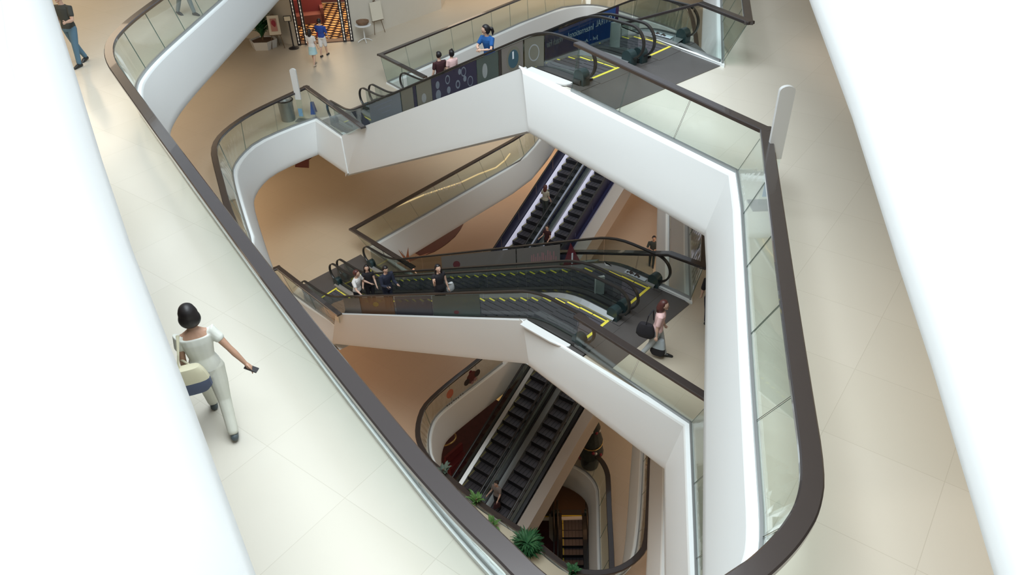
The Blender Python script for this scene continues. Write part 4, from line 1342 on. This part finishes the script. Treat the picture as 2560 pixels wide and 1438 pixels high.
# gold ring and yellow shade below D
c = P(1118, 1098, ZD-1.55)
st = thing('ring_lamp', 'gold ring lamp hanging in the dark below the curved white edge', 'lamp', c)
mb = MB(); mb.tube([c+Vector((.36*math.cos(a), .36*math.sin(a)*.9, .12*math.cos(a))) for a in [2*math.pi*k/24 for k in range(24)]], .04, 0, 8, True); obj('ring', mb, M['gold'], st, True)
mb = MB(); mb.tube([c+Vector((.36, 0, .12)), c+Vector((.2, .1, .35)), Vector((c.x, c.y+.1, ZD-1.22))], .01, 0, 5); obj('wire', mb, M['black'], st)
c = P(1246, 992, ZD-1.6)
st = thing('pendant_lamp', 'small yellow leaf-shaped pendant below the white edge', 'lamp', c)
mb = MB(); mb.lathe(c-Vector((0, 0, .1)), [(.04, -.12), (.16, .05), (.2, .25), (.14, .3)], 8); obj('shade', mb, mat('amber_shade', (.75, .48, .18), .5, emit=(1, .6, .2), es=.25), st)
mb = MB(); mb.tube([c+Vector((0, 0, .2)), Vector((c.x, c.y, ZD-1.22))], .008, 0, 5); obj('wire', mb, M['black'], st)
c = P(1142, 1172, ZE+.02)
mb = MB(); mb.box(c+Vector((0, 0, .3)), (1.1, .35, .6), R(50)); mb.box(c+Vector((-.1, .2, .75)), (1.1, .12, .5), R(50))
tag(obj('red_bench', mb, M['sofa']), 'dark red bench standing on the dark carpet left of the lower escalators', 'bench')
# decorated dark tree beside the E void
c = P(1480, 1168, ZE)
c = V(v2(P(1478, 1096, ZE+1.7)), ZE)
st = thing('decorated_tree', 'dark tree hung with silver ornaments beside the lowest void', 'tree', c)
mb = MB(); mb.lathe(c, [(.38, 0), (.42, .3), (.38, .55), (.25, .6)], 16); obj('pot', mb, M['black'], st, True)
mb = MB(); mb.lathe(c, [(.42, .6), (.58, .9), (.46, 1.5), (.52, 1.6), (.34, 2.3), (.38, 2.4), (.15, 3.1), (.02, 3.5)], 14); obj('crown', mb, mat('tree_dark', (.03, .035, .03), .7, noise=.5, nscale=10), st)
rnd = random.Random(4)
for k in range(16):
    a = rnd.uniform(0, 6.28); z = rnd.uniform(.9, 2.7); r = .57-(z-.9)*.15
    mb = MB(); mb.ball(c+Vector((r*math.cos(a), r*math.sin(a), z)), .075, 0, 8, 6); obj('bauble', mb, M['silver'] if k % 4 else M['red'], st, True)
mb = MB(); mb.tube([c+Vector(((.49)*math.cos(a), .49*math.sin(a), 1.55+.1*math.sin(a))) for a in [2*math.pi*k/20 for k in range(20)]], .035, 0, 6, True); obj('garland', mb, M['gold'], st)
c = P(1459, 1147, ZE)
st = thing('red_lantern', 'small glowing red lantern on the floor beside the dark tree', 'lantern', c)
mb = MB(); mb.lathe(c, [(.16, 0), (.26, .12), (.28, .3), (.2, .45), (.06, .5)], 12); obj('body', mb, mat('lantern_red', (.25, .02, .04), .4), st, True)
for dx, dz in ((-.1, .34), (.1, .48), (.02, .56)):
    mb = MB(); mb.ball(c+Vector((dx, -.12, dz)), .055, 0, 8, 6); obj('bulb', mb, mat('pink_bulb', (1, .7, .65), .4, emit=(1, .6, .5), es=5), st, True)
area('copper_glow', P(1432, 1245, ZF+1.9), 1.0, 1.2, 7, (1, .55, .28))
# white rail strip at F
mb = MB(); mb.hexa([V(v2(P(x, y, ZF)), ZF+dz) for dz in (.0, 1.0) for x, y in ((1472, 1315), (1480, 1315), (1496, 1440), (1486, 1440))])
tag(obj('white_kerb', mb, M['white']), 'narrow white kerb right of the small dim escalator at the bottom', 'kerb')
#PART3
# ------------------------------------------------------------------ people
def limb(mb, pts, rad, seg=12, mi=0, flat=None):
    """tapered tube with rounded ends through pts"""
    pts = [Vector(p) for p in pts]
    n = len(pts)
    d0 = (pts[0]-pts[1]).normalized(); d1 = (pts[-1]-pts[-2]).normalized()
    P_ = [pts[0]+d0*rad[0]*.8, pts[0]+d0*rad[0]*.5] + pts + [pts[-1]+d1*rad[-1]*.5, pts[-1]+d1*rad[-1]*.8]
    Rr = [rad[0]*.25, rad[0]*.82] + list(rad) + [rad[-1]*.82, rad[-1]*.25]
    ref = Vector((1, 0, 0))
    rings = []
    for i, p in enumerate(P_):
        t = (P_[min(i+1, len(P_)-1)]-P_[max(i-1, 0)]).normalized()
        a = t.cross(ref)
        if a.length < .1:
            a = t.cross(Vector((0, 1, 0)))
        a.normalize(); b = a.cross(t).normalized()
        k = flat or 1
        rings.append([p + a*(Rr[i]*math.cos(2*math.pi*j/seg)) + b*(Rr[i]*k*math.sin(2*math.pi*j/seg)) for j in range(seg)])
    i0 = len(mb.v)
    for r in rings: mb.v += [tuple(q) for q in r]
    for i in range(len(rings)-1):
        for j in range(seg):
            k2 = (j+1) % seg
            mb.f.append((i0+i*seg+j, i0+i*seg+k2, i0+(i+1)*seg+k2, i0+(i+1)*seg+j)); mb.m.append(mi)
    mb.f.append(tuple(i0+j for j in reversed(range(seg)))); mb.m.append(mi)
    mb.f.append(tuple(i0+(len(rings)-1)*seg+j for j in range(seg))); mb.m.append(mi)

def torso(mb, rings, seg=18):
    """rings: (centre, rx, ry, right vector, fwd vector)"""
    i0 = len(mb.v)
    for c, rx, ry, rt, fd in rings:
        for j in range(seg):
            a = 2*math.pi*j/seg
            ca, sa = math.cos(a), math.sin(a)
            ca = math.copysign(abs(ca)**.85, ca); sa = math.copysign(abs(sa)**.85, sa)
            mb.v.append(tuple(c + rt*(rx*ca) + fd*(ry*sa)))
    for i in range(len(rings)-1):
        for j in range(seg):
            k = (j+1) % seg
            mb.f.append((i0+i*seg+j, i0+i*seg+k, i0+(i+1)*seg+k, i0+(i+1)*seg+j)); mb.m.append(0)
    mb.f.append(tuple(i0+j for j in reversed(range(seg)))); mb.m.append(0)
    mb.f.append(tuple(i0+(len(rings)-1)*seg+j for j in range(seg))); mb.m.append(0)

def fuse(mb, name, voxel, smooth_it=3):
    me = bpy.data.meshes.new(name)
    me.from_pydata(mb.v, [], mb.f)
    bm = bmesh.new(); bm.from_mesh(me)
    bmesh.ops.recalc_face_normals(bm, faces=bm.faces)
    bm.to_mesh(me); bm.free()
    o = bpy.data.objects.new(name, me)
    col.objects.link(o)
    m = o.modifiers.new('r', 'REMESH'); m.mode = 'VOXEL'; m.voxel_size = voxel
    s = o.modifiers.new('s', 'SMOOTH'); s.iterations = smooth_it; s.factor = .5
    bpy.context.view_layer.update()
    r = bpy.data.meshes.new_from_object(o.evaluated_get(bpy.context.evaluated_depsgraph_get()))
    bpy.data.objects.remove(o); bpy.data.meshes.remove(me)
    r.name = name
    r.polygons.foreach_set('use_smooth', [True]*len(r.polygons))
    return r

SKIN = {'light': mat('skin_light', (.62, .40, .30), .5), 'tan': mat('skin_tan', (.48, .28, .19), .5)}
M['hair'] = mat('black_hair', (.012, .009, .010), .45)
M['hairb'] = mat('brown_hair', (.085, .025, .022), .45)
M['eye'] = mat('eye_dark', (.02, .015, .012), .3)
M['lip'] = mat('lip_tone', (.38, .13, .12), .5)
CL = {}
def cloth(n, c, r=.85):
    if n not in CL: CL[n] = mat('cloth_'+n, c, r, noise=.06, nscale=9)
    return CL[n]

def person(label, foot, heading, H=1.62, sex='f', lean=0, stride=(0, 0), knees=(3, 3), arms=((5, 8, 15), (5, 8, 15)), yaw=0, nod=0,
           hair='short', hairm='hair', skin='light', top=None, sleeve=.35, bottom=None, skirt=None, skirt_len=.25, shoes=None, fine=False, dress=False, hem=0.0, shorts=None, group=None, neckline=.0, leg_w=1.0, fore=((0, 0), (0, 0))):
    """heading: compass angle in degrees the person faces (world XY); arms: (forward swing, outward, elbow bend) left, right"""
    foot = Vector(foot)
    t = thing('person', label, 'person', foot, group)
    rz = Matrix.Rotation(R(heading-90), 3, 'Z')
    def Wd(p): return foot + rz @ Vector(p)
    thigh, shank, ank = .245*H, .235*H, .045*H
    legs = []
    pz = 0
    for s, sw, kn in ((-1, stride[0], knees[0]), (1, stride[1], knees[1])):
        pz = max(pz, thigh*math.cos(R(sw)) + shank*math.cos(R(sw-kn)) + ank)
    hw = (.052 if sex == 'f' else .050)*H
    for s, sw, kn in ((-1, stride[0], knees[0]), (1, stride[1], knees[1])):
        hip = Vector((s*hw, 0, pz)); kn_ = hip + Vector((0, math.sin(R(sw)), -math.cos(R(sw))))*thigh
        an = kn_ + Vector((0, math.sin(R(sw-kn)), -math.cos(R(sw-kn))))*shank
        pitch = R(min(0, (sw-kn))*.9)       # heel lifts when the leg trails
        toe = an + Vector((0, math.cos(pitch)*.108*H, -ank*.75 + math.sin(pitch)*.10*H))
        if an.z <= ank*1.3: toe.z = max(toe.z, .012*H)
        legs.append((hip, kn_, an, toe))
    ml = Matrix.Rotation(R(-lean), 3, 'X')
    pel = Vector((0, 0, pz))
    def T(x, y, z): return pel + ml @ Vector((x*H, y*H, z*H))
    rt, fd = Vector((1, 0, 0)), ml @ Vector((0, 1, 0))
    shw = (.098 if sex == 'f' else .118)*H
    wq = 1.0 if sex == 'f' else 1.08
    prof = [(-.045, .070, .058), (0.0, .092 if sex == 'f' else .086, .062), (.05, .084, .058), (.10, .068*wq, .050), (.16, .078*wq, .056), (.22, .088*wq, .060), (.265, .092*wq, .054), (.295, .060*wq, .040), (.315, .032, .032)]
    def tr(grow=0, lo=-1, hi=9):
        return [(Wd(T(0, 0, z)), rx*H+grow, ry*H+grow, rz @ rt, rz @ fd) for z, rx, ry in prof if lo <= z <= hi]
    hy = Matrix.Rotation(R(yaw), 3, 'Z') @ Matrix.Rotation(R(-nod), 3, 'X')
    neck = T(0, 0, .30); hb = T(0, .008, .355)
    hc = T(0, .012, .412)
    mb = MB()
    torso(mb, tr())
    limb(mb, [Wd(neck), Wd(hb), Wd(hc)], [.034*H, .031*H, .033*H])
    def hp(x, y, z): return Wd(hc + ml @ (hy @ Vector((x*H, y*H, z*H))))
    def headfn(q):
        k = 1.0 - .28*max(0, -q.z)**1.4
        return Vector((q.x*k*.82, q.y*(k*.3+.7), q.z))
    m3 = rz @ ml @ hy
    i0 = len(mb.v)
    mb.ball((0, 0, 0), (.054*H, .060*H, .073*H), 0, 18, 14, headfn)
    for i in range(i0, len(mb.v)):
        mb.v[i] = tuple(Wd(hc) + m3 @ Vector(mb.v[i]))
    mb.ball(hp(0, .060, -.010), .0095*H, 0, 8, 6)
    mb.ball(hp(0, .055, .004), .008*H, 0, 8, 6)
    mb.ball(hp(0, .047, -.052), .016*H, 0, 8, 6)
    for s in (-1, 1): mb.ball(hp(s*.046, .0, -.006), (.007*H, .012*H, .016*H), 0, 8, 6)
    hands = []
    elbows = []
    for s, (sw, ab, el), (fo, fi) in ((-1, arms[0], fore[0]), (1, arms[1], fore[1])):
        sh = T(s*shw/H, 0, .275)
        def dr(a, b): return Vector((s*math.sin(R(b)), math.sin(R(a))*math.cos(R(b)), -math.cos(R(a))*math.cos(R(b))))
        e = sh + dr(sw, ab)*.165*H
        w_ = e + dr(sw+el, ab+fo)*.145*H
        hdir = dr(sw+el, ab+fo)
        limb(mb, [Wd(T(s*.06, 0, .27)), Wd(sh), Wd(sh.lerp(e, .5)), Wd(e), Wd(e.lerp(w_, .35)), Wd(w_)], [.032*H*wq, .031*H*wq, .026*H*wq, .021*H*wq, .022*H*wq, .014*H])
        # palm and five fingers
        side = hdir.cross(Vector((s, .2, .1))).normalized()
        nrm = hdir.cross(side).normalized()
        pc = w_ + hdir*.028*H
        limb(mb, [Wd(w_), Wd(pc), Wd(w_+hdir*.045*H)], [.013*H, .018*H, .019*H], 10)
        for k in range(4):
            off = (k-1.5)*.0095*H
            L_ = (.040, .046, .043, .034)[k]*H
            b0 = w_+hdir*.048*H + side*off
            b1 = b0 + (hdir + nrm*.18*s)*L_*.5
            b2 = b1 + (hdir*.8 + nrm*.55*s)*L_*.45
            limb(mb, [Wd(b0), Wd(b1), Wd(b2)], [.0058*H, .0053*H, .0045*H], 7)
        b0 = w_+hdir*.018*H + side*.016*H
        b1 = b0 + (hdir*.7+side*.6)*.026*H
        limb(mb, [Wd(b0), Wd(b1), Wd(b1+hdir*.02*H)], [.0068*H, .006*H, .005*H], 7)
        hands.append((Wd(w_), Wd(w_+hdir*.06*H), rz @ hdir))
        elbows.append((sh, e, w_))
    for hip, kn_, an, toe in legs:
        limb(mb, [Wd(hip), Wd(hip.lerp(kn_, .5)), Wd(kn_), Wd(kn_.lerp(an, .35)), Wd(an)], [.052*H, .044*H, .030*H, .030*H, .017*H])
        limb(mb, [Wd(an-Vector((0, .02*H, ank*.45))), Wd(an.lerp(toe, .5)), Wd(toe)], [.020*H, .020*H, .014*H], 10, 0)
    vx = .007 if fine else .010
    me = fuse(mb, 'body', vx)
    def add(me_, nm, m_, lab=None, par=None):
        me_.transform(Matrix.Translation(-foot))
        me_.materials.clear(); me_.materials.append(m_)
        o = bpy.data.objects.new(nm, me_); col.objects.link(o); o.parent = par or t
        if lab: o['label'] = lab
        return o
    bd = add(me, 'body', SKIN[skin])
    # face
    for s in (-1, 1):
        e = MB(); e.ball(hp(s*.019, .0535, .006), (.006*H, .004*H, .004*H), 0, 8, 6)
        obj('eye', e, M['eye'], t)
    e = MB(); e.ball(hp(0, .055, -.033), (.012*H, .005*H, .004*H), 0, 8, 6); obj('mouth', e, M['lip'], t)
    # hair
    hm = MB()
    def hairfn(q):
        r = 1.0
        if q.y > .15 and q.z < .55:
            r = max(.55, 1.0 - (q.y-.15)*1.1)
        if q.z < -.35 and hair == 'short': r = min(r, .8)
        return Vector((q.x*r if q.z < .5 else q.x, q.y*r, q.z))
    def hball(c, rr, fn=None):
        i0 = len(hm.v); hm.ball((0, 0, 0), tuple(x*H for x in rr), 0, 18, 14, fn)
        for i in range(i0, len(hm.v)):
            hm.v[i] = tuple(hp(*c) + m3 @ Vector(hm.v[i]))
    hball((0, -.010, .014), (.060, .066, .072), hairfn)
    if hair == 'bob':
        hball((0, -.022, -.018), (.068, .056, .066), lambda q: Vector((q.x, min(q.y, .35), q.z)))
    if hair in ('long', 'ponytail', 'bun', 'shoulder'):
        hball((0, -.022, -.012), (.058, .050, .060), lambda q: Vector((q.x, min(q.y, .3), q.z)))
    if hair == 'long':
        limb(hm, [hp(0, -.045, .0), hp(0, -.06, -.07), hp(0, -.062, -.15), hp(0, -.055, -.21)], [.045*H, .050*H, .045*H, .028*H])
        for s in (-1, 1): limb(hm, [hp(s*.045, -.01, .01), hp(s*.055, -.01, -.06), hp(s*.055, .01, -.13)], [.016*H, .017*H, .010*H])
    if hair == 'shoulder':
        limb(hm, [hp(0, -.03, .0), hp(0, -.035, -.06), hp(0, -.04, -.10)], [.055*H, .062*H, .050*H])
    if hair == 'ponytail':
        limb(hm, [hp(0, -.065, .02), hp(0, -.10, -.0), hp(0, -.105, -.05), hp(0, -.09, -.10)], [.018*H, .026*H, .024*H, .010*H])
    if hair == 'bun':
        hball((0, -.035, .085), (.022, .022, .026))
    add(fuse(hm, 'hair', .009, 2), 'hair', M[hairm])
    # shoes
    if shoes:
        for hip, kn_, an, toe in legs:
            s_ = MB()
            heel = an - Vector((0, .028*H, ank*.5))
            limb(s_, [Wd(heel), Wd(an.lerp(toe, .45)-Vector((0, 0, .004*H))), Wd(toe)], [.026*H, .027*H, .020*H], 12)
            add(fuse(s_, 'shoe', .009, 1), 'shoe', shoes)
    if top:
        c = MB()
        g = .011*H
        lo = hem if not dress else -.045
        rings = [(Wd(T(0, 0, z)), rx*H+g+(.004*H if z < .1 else .005*H if z > .25 else 0), ry*H+g, rz @ rt, rz @ fd) for z, rx, ry in prof if lo-.001 <= z <= .296-neckline]
        if not neckline: rings.append((Wd(T(0, 0, .310)), .052*H, .042*H, rz @ rt, rz @ fd))
        torso(c, rings)
        for s, (sh, e, w_) in zip((-1, 1), elbows):
            if sleeve <= .5:
                end = sh.lerp(e, sleeve*2)
                limb(c, [Wd(T(s*.045, 0, .276-neckline*.5)), Wd(sh), Wd(end)], [.036*H, .040*H, .036*H])
            else:
                end = e.lerp(w_, (sleeve-.5)*2)
                limb(c, [Wd(T(s*.045, 0, .276)), Wd(sh), Wd(sh.lerp(e, .5)), Wd(e), Wd(e.lerp(end, .4)), Wd(end)], [.038*H, .043*H, .037*H, .032*H, .032*H, .026*H])
        add(fuse(c, 'shirt', .010, 2), 'shirt', top)
    if bottom:
        c = MB()
        g = .010*H
        torso(c, [(Wd(T(0, 0, z)), rx*H+g, ry*H+g, rz @ rt, rz @ fd) for z, rx, ry in prof if z <= .051])
        for hip, kn_, an, toe in legs:
            if shorts:
                limb(c, [Wd(hip), Wd(hip.lerp(kn_, shorts))], [.062*H, .055*H])
            else:
                limb(c, [Wd(hip), Wd(hip.lerp(kn_, .5)), Wd(kn_), Wd(kn_.lerp(an, .5)), Wd(an+Vector((0, 0, .012*H)))], [.060*H*leg_w, .053*H*leg_w, .041*H*leg_w, .036*H*leg_w, .033*H*leg_w])
        add(fuse(c, 'trousers', .010, 2), 'trousers' if not shorts else 'shorts', bottom)
    if skirt:
        c = MB()
        z1 = -skirt_len
        kx = max(abs(legs[0][1].y), abs(legs[1][1].y))
        torso(c, [(Wd(T(0, 0, .07)), .078*H, .060*H, rz @ rt, rz @ fd), (Wd(T(0, 0, 0)), .104*H, .075*H, rz @ rt, rz @ fd), (Wd(pel+Vector((0, 0, z1*.5*H))), .112*H, .088*H, rz @ rt, rz @ fd), (Wd(pel+Vector((0, 0, z1*H))), .118*H, .095*H+kx*.5, rz @ rt, rz @ fd)])
        add(fuse(c, 'skirt', .011, 2), 'skirt', skirt)
    return t, hands, Wd, T

def bag(label, pts_c, w_, h_, d_, ang, m, strap=None, body='box', m2=None, cat='bag', name='handbag', lean=0):
    c = Vector(pts_c)
    t = thing(name, label, cat, c-Vector((0, 0, h_/2)))
    b = MB()
    m3 = Matrix.Rotation(ang, 3, 'Z')
    seg = 16
    rings = []
    for z, k in ((-.5, .35), (-.46, .75), (-.3, 1.0), (0, .98), (.3, .85), (.46, .72), (.5, .66)):
        rings.append([c + m3 @ Vector((math.copysign(abs(math.cos(a))**.7, math.cos(a))*w_/2*k, math.copysign(abs(math.sin(a))**.7, math.sin(a))*d_/2*k, z*h_)) for a in [2*math.pi*j/seg for j in range(seg)]])
    for i in range(len(rings)-1):
        b.quadstrip(rings[i], rings[i+1], 1 if (m2 and i >= 3) else 0, True)
    b.poly(rings[0]); b.poly(rings[-1], 1 if m2 else 0)
    obj('pouch', b, [m, m2 or m], t, True)
    if strap:
        b = MB(); b.tube([Vector(p) for p in strap], .012, 0, 6); obj('strap', b, m2 or m, t)
    return t
def phone(hand, label):
    w_, f, d = hand
    b = MB()
    c = f + Vector((0, 0, .01))
    b.box(c, (.07, .14, .012), math.atan2(d.y, d.x)-math.pi/2, 0, R(-20))
    tag(obj('phone', b, M['black'], None), label, 'phone')

cream = cloth('cream', (.66, .66, .58)); ivory = cloth('ivory', (.70, .71, .65))
jeans = cloth('denim', (.10, .19, .27)); tee = cloth('charcoal', (.055, .06, .055)); grey = cloth('grey', (.20, .23, .24))
blue = cloth('blue', (.01, .09, .30)); royal = cloth('royal', (.02, .06, .30)); white = cloth('white', (.72, .70, .68)); sky = cloth('sky', (.42, .62, .66))
black = cloth('black', (.014, .012, .016)); navy = cloth('navy_suit', (.016, .02, .04)); pink = cloth('pink', (.78, .52, .50)); dgreen = cloth('dark_grey_green', (.035, .045, .042)); redc = cloth('red', (.5, .02, .05)); maroonc = cloth('maroon', (.05, .014, .018))
shoe_b = mat('black_leather', (.02, .02, .02), .4); shoe_t = mat('slate_shoe', (.08, .10, .11), .5)

# woman in cream walking on the upper walkway
t, hands, Wd, T = person('woman in cream top and trousers walking away on the bright near walkway', P(562, 1052, ZA), 112, 1.62, 'f', lean=4, stride=(24, -18), knees=(6, 16), arms=((-4, 6, 22), (-26, 28, 6)), hair='bob', top=ivory, sleeve=.22, bottom=cream, shoes=shoe_t, fine=True, neckline=.028, yaw=6, leg_w=1.08, hem=-.0, skin='tan')
sh = Wd(T(-.10, 0, .285)); hp_ = Wd(T(-.10, -.115, .015))
bag('cream and navy shoulder bag hanging at the left side of the walking woman', hp_, .40, .34, .16, R(20), cloth('navy_bag', (.09, .11, .18)), [Wd(T(-.15, -.12, .09)), Wd(T(-.12, -.085, .2)), Wd(T(-.095, -.02, .300)), Wd(T(-.10, .062, .24)), Wd(T(-.13, -.0, .12)), Wd(T(-.05, -.11, .09))], m2=cloth('cream_bag', (.66, .62, .45)))
phone(hands[1], 'small dark phone held in the right hand of the woman in cream')

# man in jeans at the top left
person('man in dark tee and blue jeans at the top left corner', P(206, 161, ZA), -105, 1.74, 'm', lean=-2, stride=(14, -12), knees=(4, 12), arms=((20, 10, 75), (0, 8, 20)), hair='short', top=tee, sleeve=.3, bottom=jeans, shoes=shoe_b, fine=True, hem=0)
person('person in grey trousers whose legs show behind the far left glass', P(470, 38, ZA), -30, 1.68, 'm', stride=(16, -14), knees=(4, 14), top=grey, bottom=grey, shoes=shoe_b)
# couple near the restaurant
t, hands, Wd, T = person('woman in white top and pale blue skirt walking before the restaurant', P(788, 163, ZB), 75, 1.58, 'f', stride=(12, -12), knees=(4, 10), hair='shoulder', top=white, sleeve=.3, skirt=sky, skirt_len=.20, shoes=mat('beige_shoe', (.55, .45, .36), .5))
t, hands, Wd, T = person('person in royal blue shirt and white shorts beside the woman in white', P(812, 140, ZB), 80, 1.66, 'm', stride=(-10, 12), knees=(10, 4), arms=((25, 10, 60), (5, 8, 20)), hair='short', top=royal, sleeve=.45, bottom=white, shorts=.95, shoes=shoe_b)
bag('small red bag carried between the couple near the restaurant', hands[0][1]-Vector((0, 0, .2)), .22, .26, .12, R(10), redc, [hands[0][1]+Vector((.06, 0, -.1)), hands[0][1]+Vector((0, 0, .02)), hands[0][1]+Vector((-.06, 0, -.1))])

def on(e, q, lat):
    q0 = .5+.4*round((q-.7)/.4)
    return V(e.xy(q0+.2, lat), e.h(q0+.2)+.016)
# riders
e = eAB1
t, hands, Wd, T = person('woman in blue tee with ponytail leaning her forearms on the escalator handrail', on(e, 4.2, .50), -128, 1.66, 'f', lean=10, stride=(2, 0), arms=((34, 14, 54), (34, 14, 54)), fore=((-62, 0), (-62, 0)), hair='ponytail', hairm='hair', top=blue, sleeve=.30, bottom=jeans, shoes=shoe_b, fine=True, yaw=-52, nod=4)
w0, f0, d0 = hands[1]
mb = MB(); mb.tube([w0+Vector((.026*math.cos(a), .018*math.cos(a), .026*math.sin(a))) for a in [2*math.pi*k/12 for k in range(12)]], .007, 0, 6, True)
tag(obj('wristwatch', mb, M['black']), 'dark wristwatch on the woman in blue', 'watch')
person('rider in dark top with short hair, only head and shoulders above the posters', on(eAB2, 9.5, .5), 128, 1.70, 'm', hair='short', top=maroonc, sleeve=.3, bottom=black, shoes=shoe_b)
person('rider in pale pink top with hair in a high knot, next to the dark-topped rider', on(eAB2, 8.7, .45), 128, 1.58, 'f', hair='bun', top=pink, sleeve=.3, bottom=black, shoes=shoe_b)
t, hands, Wd, T = person('man in white shirt at the foot of the near middle escalator', on(eBC1, 10.5, .48), -20, 1.70, 'm', lean=6, arms=((15, 20, 40), (35, 25, 40)), hair='short', hairm='hairb', top=white, sleeve=.3, bottom=black, shoes=shoe_b, yaw=20)
person('woman in black with long dark hair beside the man in white', on(eBC1, 10.3, 1.02), -75, 1.60, 'f', arms=((10, 8, 30), (20, 8, 60)), hair='long', top=black, sleeve=.15, bottom=black, shoes=shoe_b)
t, hands, Wd, T = person('man in dark navy suit looking at his phone on the middle escalator', on(eBC1, 8.6, .62), -50, 1.70, 'm', lean=3, arms=((15, 4, 75), (20, 4, 85)), hair='short', top=navy, sleeve=.95, bottom=navy, shoes=shoe_b, nod=18, fore=((-12, 0), (-12, 0)))
phone(hands[1], 'small phone in the hands of the man in the navy suit')
t, hands, Wd, T = person('long-haired woman in a black sleeveless top, hand at her face, on the middle escalator', on(eBC1, 5.95, .5), -60, 1.62, 'f', arms=((5, 8, 10), (35, 10, 120)), hair='long', top=black, sleeve=.08, bottom=black, shoes=shoe_b)
bag('pale grey handbag on the arm of the long-haired escalator rider', hands[0][0]+Vector((.05, .1, -.05)), .26, .28, .12, R(40), cloth('pale_grey_bag', (.45, .46, .46)), [hands[0][0]+Vector((0, .05, .05)), hands[0][0]+Vector((0, 0, .16)), hands[0][0]+Vector((.1, .1, .05))])
person('guard-like man in dark shirt and trousers standing with folded arms, far below on the right', P(1628, 664, ZD), -100, 1.72, 'm', stride=(6, -6), knees=(2, 2), arms=((18, 14, 72), (18, 14, 72)), fore=((-55, 0), (-55, 0)), hair='short', top=dgreen, sleeve=.45, bottom=dgreen, shoes=shoe_b, skin='tan')
t, hands, Wd, T = person('woman in pink blouse with auburn hair walking off the middle escalator landing', P(1636, 893, ZB), -15, 1.60, 'f', lean=5, stride=(18, -16), knees=(5, 12), arms=((4, 8, 16), (-10, 6, 12)), hair='shoulder', hairm='hairb', top=pink, sleeve=.4, bottom=cloth('light_grey', (.40, .42, .43)), shoes=shoe_b)
bag('large black shoulder bag of the woman in pink', P(1614, 826, ZB+.85), .42, .36, .18, R(-30), black, [P(1614, 815, ZB+1.0), P(1622, 790, ZB+1.28), P(1634, 775, ZB+1.35), P(1634, 800, ZB+1.0)])
bag('grey-white carrier bag with a black bottom held by the woman in pink', P(1645, 868, ZB+.32), .34, .46, .16, R(-30), black, [P(1640, 850, ZB+.5), P(1643, 838, ZB+.66), P(1652, 852, ZB+.5)], m2=cloth('pale_carrier', (.42, .47, .50)))
person('person in dark trousers mostly hidden by the white edge right of the landing', P(1768, 822, ZB), 60, 1.68, 'm', stride=(14, -16), knees=(4, 12), hair='short', top=black, sleeve=.45, bottom=navy, shoes=shoe_b)
person('rider in a pale top and dark trousers on the left dark far escalator', on(eP1a, 6.95, .95), 52, 1.66, 'f', arms=((20, 25, 70), (5, 8, 20)), hair='shoulder', hairm='hairb', top=cloth('khaki', (.36, .34, .27)), sleeve=.3, bottom=dgreen, shoes=shoe_b)
person('rider in dark red clothes low on the dark far escalators', on(eP1b, 9.1, .45), -128, 1.60, 'f', arms=((15, 10, 60), (15, 10, 60)), hair='short', top=maroonc, sleeve=.2, bottom=black, shoes=shoe_b)
t, hands, Wd, T = person('rider in grey top near the foot of the right lower escalator', on(eP2b, 8.3, .5), -128, 1.62, 'f', arms=((15, 10, 50), (15, 10, 50)), hair='short', top=cloth('mushroom', (.24, .21, .20)), sleeve=.3, bottom=black, shoes=shoe_b)
bag('dark maroon bag carried by the rider on the right lower escalator', hands[0][1]-Vector((0, 0, .15)), .3, .28, .12, R(30), maroonc, [hands[0][1]+Vector((.08, 0, -.05)), hands[0][1]+Vector((0, 0, .02)), hands[0][1]+Vector((-.08, 0, -.05))])

GROUPS = {'glass_balustrade': 'glass balustrades round the voids', 'escalator': 'escalators between the floors', 'escalator_cladding': 'claddings and ledges of the escalator pairs', 'planter_plant': 'plants in the long planter box', 'easel': 'wooden easels by the restaurant portal', 'pillar_sign': 'tall white pillar signs', 'landing_plate': 'dark landing plates of the escalators', 'apron_plate': 'dark apron plates at the escalator heads', 'notice_stand': 'small white notices between the escalators', 'side_kerb': 'white kerbs beside the escalator heads', 'infill_panel': 'beige panels between the escalator heads', 'glass_sticker': 'stickers on the low curving glass', 'person': 'people in the mall'}
for o in scn.objects:
    if o.parent is None and 'label' in o and 'group' not in o:
        n = o.name.split('.')[0]
        if n in GROUPS:
            o['group'] = GROUPS[n]
